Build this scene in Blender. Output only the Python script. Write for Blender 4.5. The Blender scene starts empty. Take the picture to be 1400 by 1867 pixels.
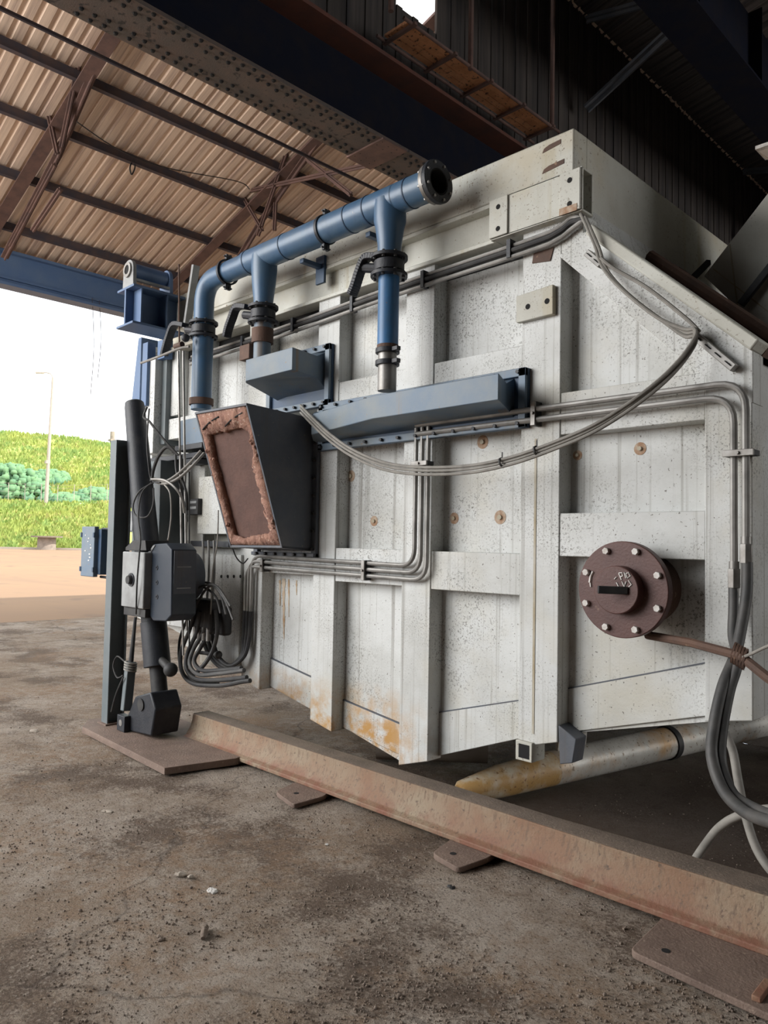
import bpy, bmesh, math, random
from mathutils import Vector, noise, Matrix
random.seed(7)
scn = bpy.context.scene
col = scn.collection
V = Vector

# ------------------------------------------------------------------ camera
CAM = V((0.0, -3.3, 1.5)); FPX = 1375.0; CX, CY = 700.0, 933.5
YAW, PITCH, ROLL = math.radians(45), math.radians(2.45), math.radians(1.05)
fw = V((-math.sin(YAW)*math.cos(PITCH), math.cos(YAW)*math.cos(PITCH), math.sin(PITCH)))
r0 = V((math.cos(YAW), math.sin(YAW), 0)); u0 = r0.cross(fw)
rt = r0*math.cos(ROLL) + u0*math.sin(ROLL); up = -r0*math.sin(ROLL) + u0*math.cos(ROLL)
cam = bpy.data.cameras.new('camera'); camo = bpy.data.objects.new('camera', cam); col.objects.link(camo)
cam.sensor_fit = 'VERTICAL'; cam.sensor_height = 36; cam.lens = 36*FPX/1867
cam.clip_start = .05; cam.clip_end = 1000
camo.matrix_world = Matrix(((rt.x, up.x, -fw.x, CAM.x), (rt.y, up.y, -fw.y, CAM.y), (rt.z, up.z, -fw.z, CAM.z), (0, 0, 0, 1)))
scn.camera = camo
# ------------------------------------------------------------------ light
scn.view_settings.view_transform = 'Standard'; scn.view_settings.look = 'None'
scn.view_settings.gamma = 1; scn.view_settings.use_curve_mapping = False
scn.view_settings.exposure = 1.15
w = bpy.data.worlds.new('sky'); scn.world = w; w.use_nodes = True
wn = w.node_tree.nodes; wl = w.node_tree.links; wn.clear()
wo = wn.new('ShaderNodeOutputWorld'); bg = wn.new('ShaderNodeBackground'); wl.new(bg.outputs[0], wo.inputs[0])
tc = wn.new('ShaderNodeTexCoord'); nz = wn.new('ShaderNodeTexNoise'); nz.inputs['Scale'].default_value = 2.2; nz.inputs['Detail'].default_value = 5
rp = wn.new('ShaderNodeValToRGB'); rp.color_ramp.elements[0].position = .35; rp.color_ramp.elements[0].color = (.80, .90, 1.0, 1)
rp.color_ramp.elements[1].position = .6; rp.color_ramp.elements[1].color = (1.0, 1.0, 1.0, 1)
wl.new(tc.outputs['Generated'], nz.inputs['Vector']); wl.new(nz.outputs['Fac'], rp.inputs[0]); wl.new(rp.outputs[0], bg.inputs[0])
bg.inputs[1].default_value = 1.15
sl = bpy.data.lights.new('sun', 'SUN'); sl.energy = 3.4; sl.angle = math.radians(1.5); sl.color = (1, .95, .86)
so = bpy.data.objects.new('sun', sl); col.objects.link(so)
so.rotation_euler = V((-1.0, -0.55, -1.25)).to_track_quat('-Z', 'Y').to_euler(); so.location = (20, 10, 30)

# daylight through the open front bay, behind and to the left of the camera; plus an added fill on the right
def daylight_or_fill(name, loc, rot, sx, sy, e, c):
    a = bpy.data.lights.new(name, 'AREA'); a.shape = 'RECTANGLE'; a.size = sx; a.size_y = sy; a.energy = e; a.color = c
    o = bpy.data.objects.new(name, a); col.objects.link(o); o.location = loc; o.rotation_euler = [math.radians(q) for q in rot]
daylight_or_fill('front_bay_daylight', (-8.6, -7.6, 4.9), (68, 0, -22), 8, 6, 560, (1.0, .985, .96))
daylight_or_fill('right_side_fill', (11.4, 8.5, 4.2), (90, 0, 90), 8, 5, 260, (1.0, .96, .90))  # added fill lamp that brightens the side beam, source unseen

def at(u, v, X=None, Y=None, Z=None):
    """point seen at (u,v) of the 1400x1867 photograph on the plane X=, Y= or Z="""
    d = fw + rt*((u-CX)/FPX) - up*((v-CY)/FPX)
    if X is not None: t = (X-CAM.x)/d.x
    elif Y is not None: t = (Y-CAM.y)/d.y
    else: t = (Z-CAM.z)/d.z
    return CAM + d*t
def fx(u, v, Y=0.0): return at(u, v, Y=Y).x
def fz(u, v, Y=0.0): return at(u, v, Y=Y).z

# ------------------------------------------------------------------ materials
def new_mat(name):
    m = bpy.data.materials.new(name); m.use_nodes = True
    return m, m.node_tree.nodes, m.node_tree.links, m.node_tree.nodes['Principled BSDF']
def c4(c): return (c[0], c[1], c[2], 1)
def grime(name, base, dirt, spots=None, specks=None, blotch=None, rough=.6, metal=0.0, scale=3.0, thr=(.4, .7), streak=None, streak_s=(14, 14, .7), streak_thr=(.52, .75),
          spot_s=60, spot_thr=(.66, .72), bump=.15, bump_s=80, rust_low=None, spec=.4):
    """paint or metal with mottled dirt, vertical streaks and small spots"""
    m, n, l, b = new_mat(name)
    t = n.new('ShaderNodeTexCoord')
    def nzt(s, det=6, vecscale=None, rgh=.6, off=0):
        x = n.new('ShaderNodeTexNoise'); x.inputs['Scale'].default_value = s; x.inputs['Detail'].default_value = det; x.inputs['Roughness'].default_value = rgh
        mp = n.new('ShaderNodeMapping'); mp.inputs['Location'].default_value = (off, off*.7, off*.3)
        if vecscale: mp.inputs['Scale'].default_value = vecscale
        l.new(t.outputs['Object'], mp.inputs[0]); l.new(mp.outputs[0], x.inputs['Vector'])
        return x.outputs['Fac']
    def ramp(src, a, bb, top=1.0):
        x = n.new('ShaderNodeMapRange'); x.inputs['From Min'].default_value = a; x.inputs['From Max'].default_value = bb
        x.inputs['To Max'].default_value = top; x.clamp = True
        l.new(src, x.inputs['Value']); return x.outputs[0]
    def mix(fac, a, c):
        x = n.new('ShaderNodeMix'); x.data_type = 'RGBA'
        l.new(fac, x.inputs['Factor'])
        if isinstance(a, tuple): x.inputs['A'].default_value = c4(a)
        else: l.new(a, x.inputs['A'])
        x.inputs['B'].default_value = c4(c)
        return x.outputs['Result']
    c = mix(ramp(nzt(scale), thr[0], thr[1]), tuple(base), dirt)
    if streak: c = mix(ramp(nzt(1, 5, streak_s, off=3), streak_thr[0], streak_thr[1], .8), c, streak)
    if blotch: c = mix(ramp(nzt(blotch[1], 5, off=13), blotch[2], blotch[3], blotch[4]), c, blotch[0])
    if specks:
        mk = n.new('ShaderNodeMath'); mk.operation = 'MULTIPLY'
        l.new(ramp(nzt(specks[1], 3, off=17, rgh=.75), specks[2], specks[2]+.05), mk.inputs[0]); l.new(ramp(nzt(2.2, 3, off=21), .42, .62, .9), mk.inputs[1])
        c = mix(mk.outputs[0], c, specks[0])
    if spots: c = mix(ramp(nzt(spot_s, 2, off=7), spot_thr[0], spot_thr[1]), c, spots)
    if rust_low:   # (color, z0, z1, x threshold): corrosion band along the low edge
        sp = n.new('ShaderNodeSeparateXYZ'); g = n.new('ShaderNodeNewGeometry'); l.new(g.outputs['Position'], sp.inputs[0])
        a = ramp(sp.outputs['Z'], rust_low[2], rust_low[1]); xx = ramp(sp.outputs['X'], rust_low[3]+.5, rust_low[3])
        mm = n.new('ShaderNodeMath'); mm.operation = 'MULTIPLY'; l.new(a, mm.inputs[0]); l.new(xx, mm.inputs[1])
        m2 = n.new('ShaderNodeMath'); m2.operation = 'MULTIPLY'; l.new(mm.outputs[0], m2.inputs[0]); l.new(ramp(nzt(9, 6, off=11), .4, .6), m2.inputs[1])
        c = mix(m2.outputs[0], c, rust_low[0])
    l.new(c, b.inputs['Base Color'])
    b.inputs['Roughness'].default_value = rough; b.inputs['Metallic'].default_value = metal
    b.inputs['Specular IOR Level'].default_value = spec
    if bump:
        bp = n.new('ShaderNodeBump'); bp.inputs['Strength'].default_value = bump; bp.inputs['Distance'].default_value = .01
        l.new(nzt(bump_s, 4), bp.inputs['Height']); l.new(bp.outputs[0], b.inputs['Normal'])
    return m
M = {}
M['white'] = grime('white_furnace_paint', (.60, .61, .60), (.43, .43, .405), (.17, .16, .14), specks=((.15, .145, .13), 95, .555), blotch=((.50, .46, .36), 1.1, .52, .68, .55), rough=.5, scale=2.2, thr=(.42, .75), streak=(.27, .26, .235), streak_s=(42, 42, .5), streak_thr=(.56, .72), spot_s=75, spot_thr=(.67, .71), bump=.12, rust_low=((.45, .25, .08), .35, .62, -3.3))
M['white_beam'] = grime('dusty_white_beam_paint', (.55, .55, .50), (.40, .385, .33), (.25, .20, .14), specks=((.20, .16, .12), 60, .60), blotch=((.46, .38, .24), 1.6, .55, .7, .5), rough=.55, scale=1.7, streak=(.38, .33, .22), streak_s=(9, 9, .3), streak_thr=(.6, .74), spot_s=30, spot_thr=(.70, .75), bump=.1)
M['blue'] = grime('blue_pipe_paint', (.055, .12, .215), (.08, .135, .20), (.20, .20, .19), rough=.38, scale=5, streak=(.04, .09, .17), spot_s=35, spot_thr=(.72, .78), bump=.05, spec=.5)
M['blue_bright'] = grime('bright_blue_paint', (.05, .16, .34), (.06, .13, .24), (.24, .13, .07), rough=.4, scale=5, spot_s=20, spot_thr=(.7, .76), bump=.05)
M['blue_box'] = grime('blue_grey_plenum_paint', (.115, .17, .24), (.19, .215, .225), (.24, .15, .08), rough=.5, scale=3, streak=(.22, .15, .09), streak_s=(8, 8, .25), streak_thr=(.62, .72), spot_s=28, spot_thr=(.7, .76), bump=.08)
M['navy'] = grime('navy_machine_paint', (.018, .027, .042), (.03, .038, .05), rough=.45, scale=6, bump=.05)
M['blue_dark'] = grime('dark_blue_paint', (.03, .065, .13), (.05, .08, .12), rough=.5, scale=6, bump=.05)
M['black_iron'] = grime('black_cast_iron', (.018, .021, .028), (.032, .033, .038), rough=.5, scale=12, bump=.2)
M['black'] = grime('black_rubber', (.022, .022, .024), (.05, .048, .045), rough=.6, scale=9, bump=.05)
M['hose'] = grime('grey_rubber_hose', (.055, .055, .055), (.10, .095, .09), rough=.55, scale=9, bump=.05)
M['cable'] = grime('dusty_grey_cable', (.27, .255, .23), (.17, .16, .145), rough=.6, scale=10, bump=0)
M['pipe'] = grime('weathered_grey_pipe', (.30, .29, .275), (.16, .155, .145), rough=.45, metal=.35, scale=6, bump=.05)
M['steel'] = grime('bare_steel', (.30, .29, .275), (.17, .155, .14), rough=.45, metal=.5, scale=9, bump=.05)
M['bolt'] = grime('bright_bolt', (.62, .60, .57), (.42, .38, .34), rough=.55, metal=.1, scale=30, bump=0)
M['galv_rust'] = grime('rust_streaked_galvanised', (.70, .62, .48), (.56, .34, .13), (.28, .15, .07), rough=.5, thr=(.42, .58), scale=5, spot_s=30, spot_thr=(.6, .7), bump=.15)
M['galv'] = grime('galvanised_pipe_metal', (.74, .72, .67), (.50, .48, .44), (.22, .16, .1), rough=.42, metal=.1, scale=4, spot_s=40, spot_thr=(.6, .72), streak=(.50, .27, .08), streak_s=(1.4, 1.4, 1.4), streak_thr=(.56, .66), bump=.15)
M['rust'] = grime('brown_rust', (.12, .068, .048), (.075, .048, .038), (.24, .15, .10), rough=.75, scale=7, spot_s=30, spot_thr=(.66, .75), bump=.3)
M['rustcover'] = grime('red_oxide_cover', (.115, .055, .047), (.085, .042, .038), (.20, .12, .09), rough=.5, scale=6, spot_s=22, spot_thr=(.68, .76), bump=.15)
M['rail'] = grime('rusty_rail_steel', (.29, .225, .155), (.245, .145, .09), (.13, .09, .065), rough=.7, scale=3.2, thr=(.42, .62), streak=(.17, .115, .08), streak_s=(70, 70, 5), streak_thr=(.52, .64), spot_s=45, spot_thr=(.62, .72), bump=.35, blotch=((.24, .13, .08), 2.6, .50, .66, .5), rust_low=((.22, .10, .065), .045, .11, 9))
M['rail_top'] = grime('dirty_rail_top', (.15, .115, .09), (.10, .078, .062), (.21, .16, .12), rough=.85, scale=6, spot_s=60, spot_thr=(.6, .7), bump=.6)
M['plate'] = grime('rusty_floor_plate', (.21, .15, .12), (.15, .105, .085), (.30, .23, .18), rough=.8, scale=6, spot_s=50, spot_thr=(.62, .72), bump=.5)
M['hazeblue'] = grime('blue_steel_and_flare_haze', (.085, .145, .27), (.11, .17, .28), rough=.5, scale=3, bump=.05)  # blue steel; on the eave girder it is lens-flare haze put into colour
M['colsteel'] = grime('grey_green_steel', (.12, .145, .155), (.16, .175, .18), rough=.5, scale=5, bump=.05)
M['grey_box'] = grime('scuffed_grey_box', (.30, .31, .31), (.17, .17, .17), (.06, .06, .06), rough=.5, scale=5, spot_s=14, spot_thr=(.68, .74), bump=.05)
M['shell'] = grime('dark_steel_chute', (.085, .098, .12), (.13, .13, .14), (.19, .165, .14), rough=.6, scale=5, streak=(.09, .085, .085), streak_s=(18, 18, .6), spot_s=40, spot_thr=(.7, .76), bump=.1)
M['refr'] = grime('pink_refractory', (.30, .165, .12), (.19, .10, .08), (.46, .33, .26), rough=.95, scale=14, spot_s=55, spot_thr=(.6, .7), bump=1.0, bump_s=45)
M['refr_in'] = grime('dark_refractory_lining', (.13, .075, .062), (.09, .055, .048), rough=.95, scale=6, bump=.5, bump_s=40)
M['truss'] = grime('brown_roof_steel', (.16, .095, .08), (.10, .065, .06), rough=.8, scale=5, bump=.2)
M['purlin'] = grime('dark_purlin_steel', (.06, .055, .07), (.10, .07, .065), rough=.75, scale=5, bump=.1)
M['girder'] = grime('riveted_girder_steel', (.10, .085, .078), (.14, .10, .085), (.04, .035, .035), rough=.75, scale=5, spot_s=14, spot_thr=(.6, .68), bump=.3)
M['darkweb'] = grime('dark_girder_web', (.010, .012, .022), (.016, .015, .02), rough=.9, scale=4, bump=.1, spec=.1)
M['redflange'] = grime('red_brown_flange', (.13, .05, .035), (.08, .04, .035), rough=.8, scale=4, bump=.1)
M['timber'] = grime('orange_timber', (.85, .42, .22), (.66, .30, .15), (.15, .08, .05), rough=.8, scale=6, spot_s=25, spot_thr=(.6, .68), bump=.3)
M['chalk'] = grime('white_chalk', (.75, .73, .70), (.5, .48, .45), rough=.9, scale=30, bump=0)
M['stain'] = grime('brown_weld_stain', (.36, .30, .20), (.48, .45, .38), rough=.7, scale=5, bump=.1)
M['rustrun'] = grime('faded_rust_run', (.42, .27, .15), (.55, .45, .34), rough=.8, scale=12, thr=(.4, .6), bump=.2)
M['rustspot'] = grime('rust_spot', (.34, .20, .12), (.5, .42, .33), rough=.8, scale=25, bump=.3)
M['hole'] = grime('dark_hole_and_gap_shade', (.012, .012, .013), (.02, .018, .016), rough=.9, bump=0)
M['conc'] = grime('old_concrete', (.30, .25, .21), (.2, .17, .14), rough=.9, scale=2, bump=.3)
M['sand'] = grime('sandy_yard', (.245, .15, .083), (.20, .125, .078), (.165, .105, .068), rough=.95, scale=.12, streak=(.17, .105, .068), streak_s=(.05, .4, 1), spot_s=.6, spot_thr=(.6, .72), bump=.2, bump_s=4)
M['grass'] = grime('sunny_grass', (.36, .385, .085), (.23, .335, .085), (.44, .41, .14), rough=.9, scale=.11, thr=(.35, .65), streak=(.18, .31, .09), streak_s=(.25, .25, .25), streak_thr=(.52, .66), spot_s=.8, spot_thr=(.55, .68), bump=.5, bump_s=2)
M['bush'] = grime('bush_leaves', (.15, .27, .13), (.09, .20, .12), rough=.9, scale=.6, bump=.4, bump_s=3)
M['lamp'] = grime('pale_lamp_post', (.42, .36, .30), (.35, .3, .26), rough=.7, bump=0)
M['stone'] = grime('pale_stone', (.42, .37, .31), (.28, .23, .19), rough=.9, scale=30, bump=.4)
M['pebble'] = grime('brown_pebble', (.22, .175, .14), (.12, .09, .075), rough=.95, scale=40, bump=.3)

def corr_mat(name, a, bcol, stripe):
    """corrugated roof sheet: grime streaks run along the sheet"""
    m, n, l, b = new_mat(name)
    t = n.new('ShaderNodeTexCoord')
    mp = n.new('ShaderNodeMapping'); mp.inputs['Scale'].default_value = (.35, 9, .35); l.new(t.outputs['Object'], mp.inputs[0])
    x = n.new('ShaderNodeTexNoise'); x.inputs['Scale'].default_value = 1.0; x.inputs['Detail'].default_value = 6; x.inputs['Roughness'].default_value = .7
    l.new(mp.outputs[0], x.inputs['Vector'])
    r = n.new('ShaderNodeValToRGB'); r.color_ramp.elements[0].position = .36; r.color_ramp.elements[0].color = c4(stripe)
    r.color_ramp.elements[1].position = .66; r.color_ramp.elements[1].color = c4(a)
    e = r.color_ramp.elements.new(.5); e.color = c4(bcol)
    l.new(x.outputs['Fac'], r.inputs[0]); l.new(r.outputs[0], b.inputs['Base Color']); b.inputs['Roughness'].default_value = .8
    return m
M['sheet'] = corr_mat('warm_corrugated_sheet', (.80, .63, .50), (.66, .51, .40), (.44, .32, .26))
M['sheet_dark'] = corr_mat('shade_dark_corrugated_sheet', (.075, .062, .055), (.048, .04, .037), (.022, .02, .022))  # dark copy of the roof sheet, the unlit bay put into its colour

def floor_mat():
    m, n, l, b = new_mat('dirt_covered_concrete')
    t = n.new('ShaderNodeTexCoord')
    def nz_(s, d=8, r=.65, off=0, sc=None):
        mp = n.new('ShaderNodeMapping'); mp.inputs['Location'].default_value = (off, off, 0)
        if sc: mp.inputs['Scale'].default_value = sc
        l.new(t.outputs['Object'], mp.inputs[0])
        x = n.new('ShaderNodeTexNoise'); x.inputs['Scale'].default_value = s; x.inputs['Detail'].default_value = d; x.inputs['Roughness'].default_value = r
        l.new(mp.outputs[0], x.inputs['Vector']); return x.outputs['Fac']
    def rmp(src, a, c_, top=1):
        x = n.new('ShaderNodeMapRange'); x.inputs['From Min'].default_value = a; x.inputs['From Max'].default_value = c_; x.inputs['To Max'].default_value = top
        l.new(src, x.inputs[0]); return x.outputs[0]
    def mix(f, a, c_):
        x = n.new('ShaderNodeMix'); x.data_type = 'RGBA'; l.new(f, x.inputs['Factor'])
        if isinstance(a, tuple): x.inputs['A'].default_value = c4(a)
        else: l.new(a, x.inputs['A'])
        x.inputs['B'].default_value = c4(c_); return x.outputs['Result']
    def grain(src, fine, amt):
        a_ = n.new('ShaderNodeMath'); a_.operation = 'MULTIPLY_ADD'; l.new(fine, a_.inputs[0]); a_.inputs[1].default_value = amt; l.new(src, a_.inputs[2])
        b_ = n.new('ShaderNodeMath'); b_.operation = 'SUBTRACT'; l.new(a_.outputs[0], b_.inputs[0]); b_.inputs[1].default_value = amt*.5; return b_.outputs[0]
    fine = nz_(55, 4, .75, off=2); mid = nz_(16, 6, .7, off=31)
    c = mix(rmp(grain(nz_(.8), mid, .5), .40, .60), (.70, .60, .51), (.46, .345, .255))       # pale cement against brown dust
    c = mix(rmp(grain(nz_(1.3, off=5), fine, .45), .50, .60, .9), c, (.21, .15, .112))     # grainy dark dirt drifts
    c = mix(rmp(grain(nz_(.55, off=9), mid, .4), .53, .66, .65), c, (.50, .325, .205))        # ochre patches
    c = mix(rmp(nz_(95, 3, off=2), .55, .64, .7), c, (.15, .11, .08))                        # grit
    c = mix(rmp(nz_(75, 3, off=20), .60, .69, .7), c, (.74, .65, .55))
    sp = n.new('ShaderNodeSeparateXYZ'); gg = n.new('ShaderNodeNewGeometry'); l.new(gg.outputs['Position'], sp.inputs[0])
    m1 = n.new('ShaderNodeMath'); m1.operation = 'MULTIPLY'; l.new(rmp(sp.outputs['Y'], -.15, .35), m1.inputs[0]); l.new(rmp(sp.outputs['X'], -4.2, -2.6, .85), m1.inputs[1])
    c = mix(m1.outputs[0], c, (.13, .095, .075))                             # dark dirt and painted-in shade under the furnace
    v = n.new('ShaderNodeTexVoronoi'); v.feature = 'DISTANCE_TO_EDGE'; v.inputs['Scale'].default_value = .22; v.inputs['Randomness'].default_value = 1
    # wobble the crack pattern
    wob = n.new('ShaderNodeVectorMath'); wob.operation = 'MULTIPLY_ADD'
    nzc = n.new('ShaderNodeTexNoise'); nzc.inputs['Scale'].default_value = 2.5; nzc.inputs['Detail'].default_value = 5; l.new(t.outputs['Object'], nzc.inputs['Vector'])
    l.new(nzc.outputs['Color'], wob.inputs[0]); wob.inputs[1].default_value = (.5, .5, 0); l.new(t.outputs['Object'], wob.inputs[2])
    l.new(wob.outputs[0], v.inputs['Vector'])
    cr = n.new('ShaderNodeMapRange'); cr.inputs['From Min'].default_value = .0035; cr.inputs['From Max'].default_value = .0; cr.inputs['To Max'].default_value = .45
    l.new(v.outputs['Distance'], cr.inputs[0])
    c = mix(cr.outputs[0], c, (.06, .045, .038))
    l.new(c, b.inputs['Base Color']); b.inputs['Roughness'].default_value = .92; b.inputs['Specular IOR Level'].default_value = .25
    ad = n.new('ShaderNodeMath'); ad.operation = 'MULTIPLY_ADD'; l.new(nz_(14, 8, .75, off=4), ad.inputs[0]); ad.inputs[1].default_value = .6
    l.new(nz_(70, 5, .8, off=1), ad.inputs[2])
    bp = n.new('ShaderNodeBump'); bp.inputs['Strength'].default_value = 1.0; bp.inputs['Distance'].default_value = .06
    l.new(ad.outputs[0], bp.inputs['Height']); l.new(bp.outputs[0], b.inputs['Normal'])
    return m
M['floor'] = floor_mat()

# ------------------------------------------------------------------ mesh tools
class MB:
    def __init__(s): s.v = []; s.f = []
    def add(s, vs, fs):
        o = len(s.v); s.v += [V(p) for p in vs]; s.f += [tuple(i+o for i in f) for f in fs]; return s
    def box(s, x0, x1, y0, y1, z0, z1):
        x0, x1 = sorted((x0, x1)); y0, y1 = sorted((y0, y1)); z0, z1 = sorted((z0, z1))
        return s.add([(x0, y0, z0), (x1, y0, z0), (x1, y1, z0), (x0, y1, z0), (x0, y0, z1), (x1, y0, z1), (x1, y1, z1), (x0, y1, z1)],
                     [(0, 3, 2, 1), (4, 5, 6, 7), (0, 1, 5, 4), (1, 2, 6, 5), (2, 3, 7, 6), (3, 0, 4, 7)])
    def loft(s, a, b):
        """closed solid between two outlines with the same number of points"""
        n = len(a)
        return s.add(list(a)+list(b), [tuple(range(n-1, -1, -1)), tuple(range(n, 2*n))] + [(i, (i+1) % n, n+(i+1) % n, n+i) for i in range(n)])
    def prismY(s, poly, y0, y1): return s.loft([(x, y0, z) for x, z in poly], [(x, y1, z) for x, z in poly])
    def prismX(s, poly, x0, x1): return s.loft([(x0, y, z) for y, z in poly], [(x1, y, z) for y, z in poly])
    def prismZ(s, poly, z0, z1): return s.loft([(x, y, z0) for x, y in poly], [(x, y, z1) for x, y in poly])
    def bar(s, p0, p1, wd, ht, upv=(0, 0, 1)):
        p0, p1 = V(p0), V(p1); d = (p1-p0).normalized(); a = d.cross(V(upv))
        if a.length < 1e-4: a = d.cross(V((1, 0, 0)))
        a.normalize(); b = a.cross(d); a *= wd/2; b *= ht/2
        return s.loft([p0-a-b, p0+a-b, p0+a+b, p0-a+b], [p1-a-b, p1+a-b, p1+a+b, p1-a+b])
    def tube(s, pts, r, n=12, inner=None):
        pts = [V(p) for p in pts]; q = []
        for p in pts:
            if not q or (p-q[-1]).length > 1e-5: q.append(p)
        pts = q; N = len(pts); rr = r if isinstance(r, (list, tuple)) else [r]*N
        if len(rr) != N: rr = [rr[0]]*N
        t = (pts[1]-pts[0]).normalized(); a = t.orthogonal().normalized(); vs = []
        for i, p in enumerate(pts):
            tt = ((pts[min(i+1, N-1)]-pts[i]).normalized() + (pts[i]-pts[max(i-1, 0)]).normalized())
            if i == 0: tt = pts[1]-pts[0]
            if i == N-1: tt = pts[-1]-pts[-2]
            tt = tt.normalized() if tt.length > 1e-6 else t
            a = (a - tt*a.dot(tt)).normalized(); b = tt.cross(a)
            for k in range(n):
                g = 2*math.pi*k/n; vs.append(p + (a*math.cos(g)+b*math.sin(g))*rr[i])
        fs = [(i*n+k, i*n+(k+1) % n, (i+1)*n+(k+1) % n, (i+1)*n+k) for i in range(N-1) for k in range(n)]
        fs += [tuple(range(n-1, -1, -1)), tuple((N-1)*n+k for k in range(n))]
        return s.add(vs, fs)
    def cyl(s, p0, p1, r0, r1=None, n=24): return s.tube([p0, p1], [r0, r0 if r1 is None else r1], n)
    def lathe(s, prof, org, ax, n=32):
        """prof: (distance along axis, radius) pairs, closed ring profile"""
        ax = V(ax).normalized(); a = ax.orthogonal().normalized(); b = ax.cross(a); org = V(org); m = len(prof); vs = []
        for k in range(n):
            g = 2*math.pi*k/n; d = a*math.cos(g)+b*math.sin(g)
            vs += [org + ax*h + d*r for h, r in prof]
        return s.add(vs, [(k*m+j, k*m+(j+1) % m, ((k+1) % n)*m+(j+1) % m, ((k+1) % n)*m+j) for k in range(n) for j in range(m)])
    def ring(s, c, ax, ro, ri, th, n=32): return s.lathe([(-th/2, ri), (-th/2, ro), (th/2, ro), (th/2, ri)], c, ax, n)
    def ball(s, c, r, nu=14, nv=8, jit=0, sc=(1, 1, 1)):
        c = V(c); vs = [c+V((0, 0, -r*sc[2]))]
        for j in range(1, nv):
            th = math.pi*j/nv
            for i in range(nu):
                g = 2*math.pi*i/nu; k = r*(1+random.uniform(-jit, jit))
                vs.append(c+V((math.sin(th)*math.cos(g)*k*sc[0], math.sin(th)*math.sin(g)*k*sc[1], -math.cos(th)*k*sc[2])))
        vs.append(c+V((0, 0, r*sc[2]))); L = len(vs)-1; fs = []
        for i in range(nu): fs.append((0, 1+(i+1) % nu, 1+i))
        for j in range(nv-2):
            for i in range(nu):
                a = 1+j*nu; fs.append((a+i, a+(i+1) % nu, a+nu+(i+1) % nu, a+nu+i))
        a = 1+(nv-2)*nu
        for i in range(nu): fs.append((a+i, a+(i+1) % nu, L))
        return s.add(vs, fs)
    def bolt(s, p, ax, r=.012, h=.014):
        ax = V(ax).normalized(); return s.cyl(V(p), V(p)+ax*h, r, r, 6)
    def build(s, name, mat, parent=None, bev=0, sharp=35):
        me = bpy.data.meshes.new(name)
        if parent is not None: off = V(parent['_o'])
        else:
            xs = [p.x for p in s.v]; ys = [p.y for p in s.v]; zs = [p.z for p in s.v]
            off = V(((min(xs)+max(xs))/2, (min(ys)+max(ys))/2, min(zs)))
        me.from_pydata([p-off for p in s.v], [], s.f); me.update()
        bm = bmesh.new(); bm.from_mesh(me); bmesh.ops.recalc_face_normals(bm, faces=bm.faces); bm.to_mesh(me); bm.free()
        for p in me.polygons: p.use_smooth = True
        me.set_sharp_from_angle(angle=math.radians(sharp))
        me.materials.append(M[mat]); o = bpy.data.objects.new(name, me); col.objects.link(o)
        if parent is None: o.location = off
        else: o.parent = parent
        o['_o'] = tuple(off)
        if bev:
            b = o.modifiers.new('bevel', 'BEVEL'); b.width = bev; b.segments = 2; b.limit_method = 'ANGLE'
        return o
def thing(name, loc, label, cat, group=None):
    o = bpy.data.objects.new(name, None); col.objects.link(o); o.location = loc; o['_o'] = tuple(V(loc)); o.empty_display_size = .1
    return tag(o, label, cat, group)
def tag(o, label, cat, group=None, kind=None):
    o['label'] = label; o['category'] = cat
    if group: o['group'] = group
    if kind: o['kind'] = kind
    return o
def struct(o): o['kind'] = 'structure'; return o
def rnd(pts, r, k=6):
    """polyline with rounded corners"""
    pts = [V(p) for p in pts]; out = [pts[0]]
    for i in range(1, len(pts)-1):
        a, b, c = pts[i-1], pts[i], pts[i+1]; d1 = (a-b); d2 = (c-b); rr = min(r, d1.length*.49, d2.length*.49)
        p = b+d1.normalized()*rr; q = b+d2.normalized()*rr
        for j in range(k+1):
            t = j/k; out.append(p*(1-t)**2 + b*2*t*(1-t) + q*t*t)
    out.append(pts[-1]); return out
def spl(pts, k=7):
    pts = [V(p) for p in pts]; P = [pts[0]]+pts+[pts[-1]]; out = []
    for i in range(1, len(P)-2):
        a, b, c, d = P[i-1:i+3]
        for j in range(k):
            t = j/k; out.append(.5*((2*b)+(c-a)*t+(2*a-5*b+4*c-d)*t*t+(3*b-a-3*c+d)*t**3))
    out.append(pts[-1]); return out
def px(*q): return [at(u, v, Y=y) for u, v, y in q]

# ================================================================== SETTING
def hgt(x, y):
    h = noise.fractal(V((x*.8, y*.8, 3)), 1.0, 2.0, 4)*.012 + noise.fractal(V((x*6, y*6, 1)), 1.0, 2.0, 4)*.006
    return min(h, .012)-.012
def grid(x0, x1, nx, y0, y1, ny, zf):
    m = MB(); vs = [(x0+(x1-x0)*i/nx, y0+(y1-y0)*j/ny) for j in range(ny+1) for i in range(nx+1)]
    return m.add([(x, y, zf(x, y)) for x, y in vs], [(j*(nx+1)+i, j*(nx+1)+i+1, (j+1)*(nx+1)+i+1, (j+1)*(nx+1)+i) for j in range(ny) for i in range(nx)])
fl = MB()
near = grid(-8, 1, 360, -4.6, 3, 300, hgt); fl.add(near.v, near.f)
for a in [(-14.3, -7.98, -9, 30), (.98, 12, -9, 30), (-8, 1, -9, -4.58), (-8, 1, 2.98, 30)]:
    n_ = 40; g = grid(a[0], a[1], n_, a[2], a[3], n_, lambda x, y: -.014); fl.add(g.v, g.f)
struct(fl.build('floor', 'floor', sharp=180))

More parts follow.
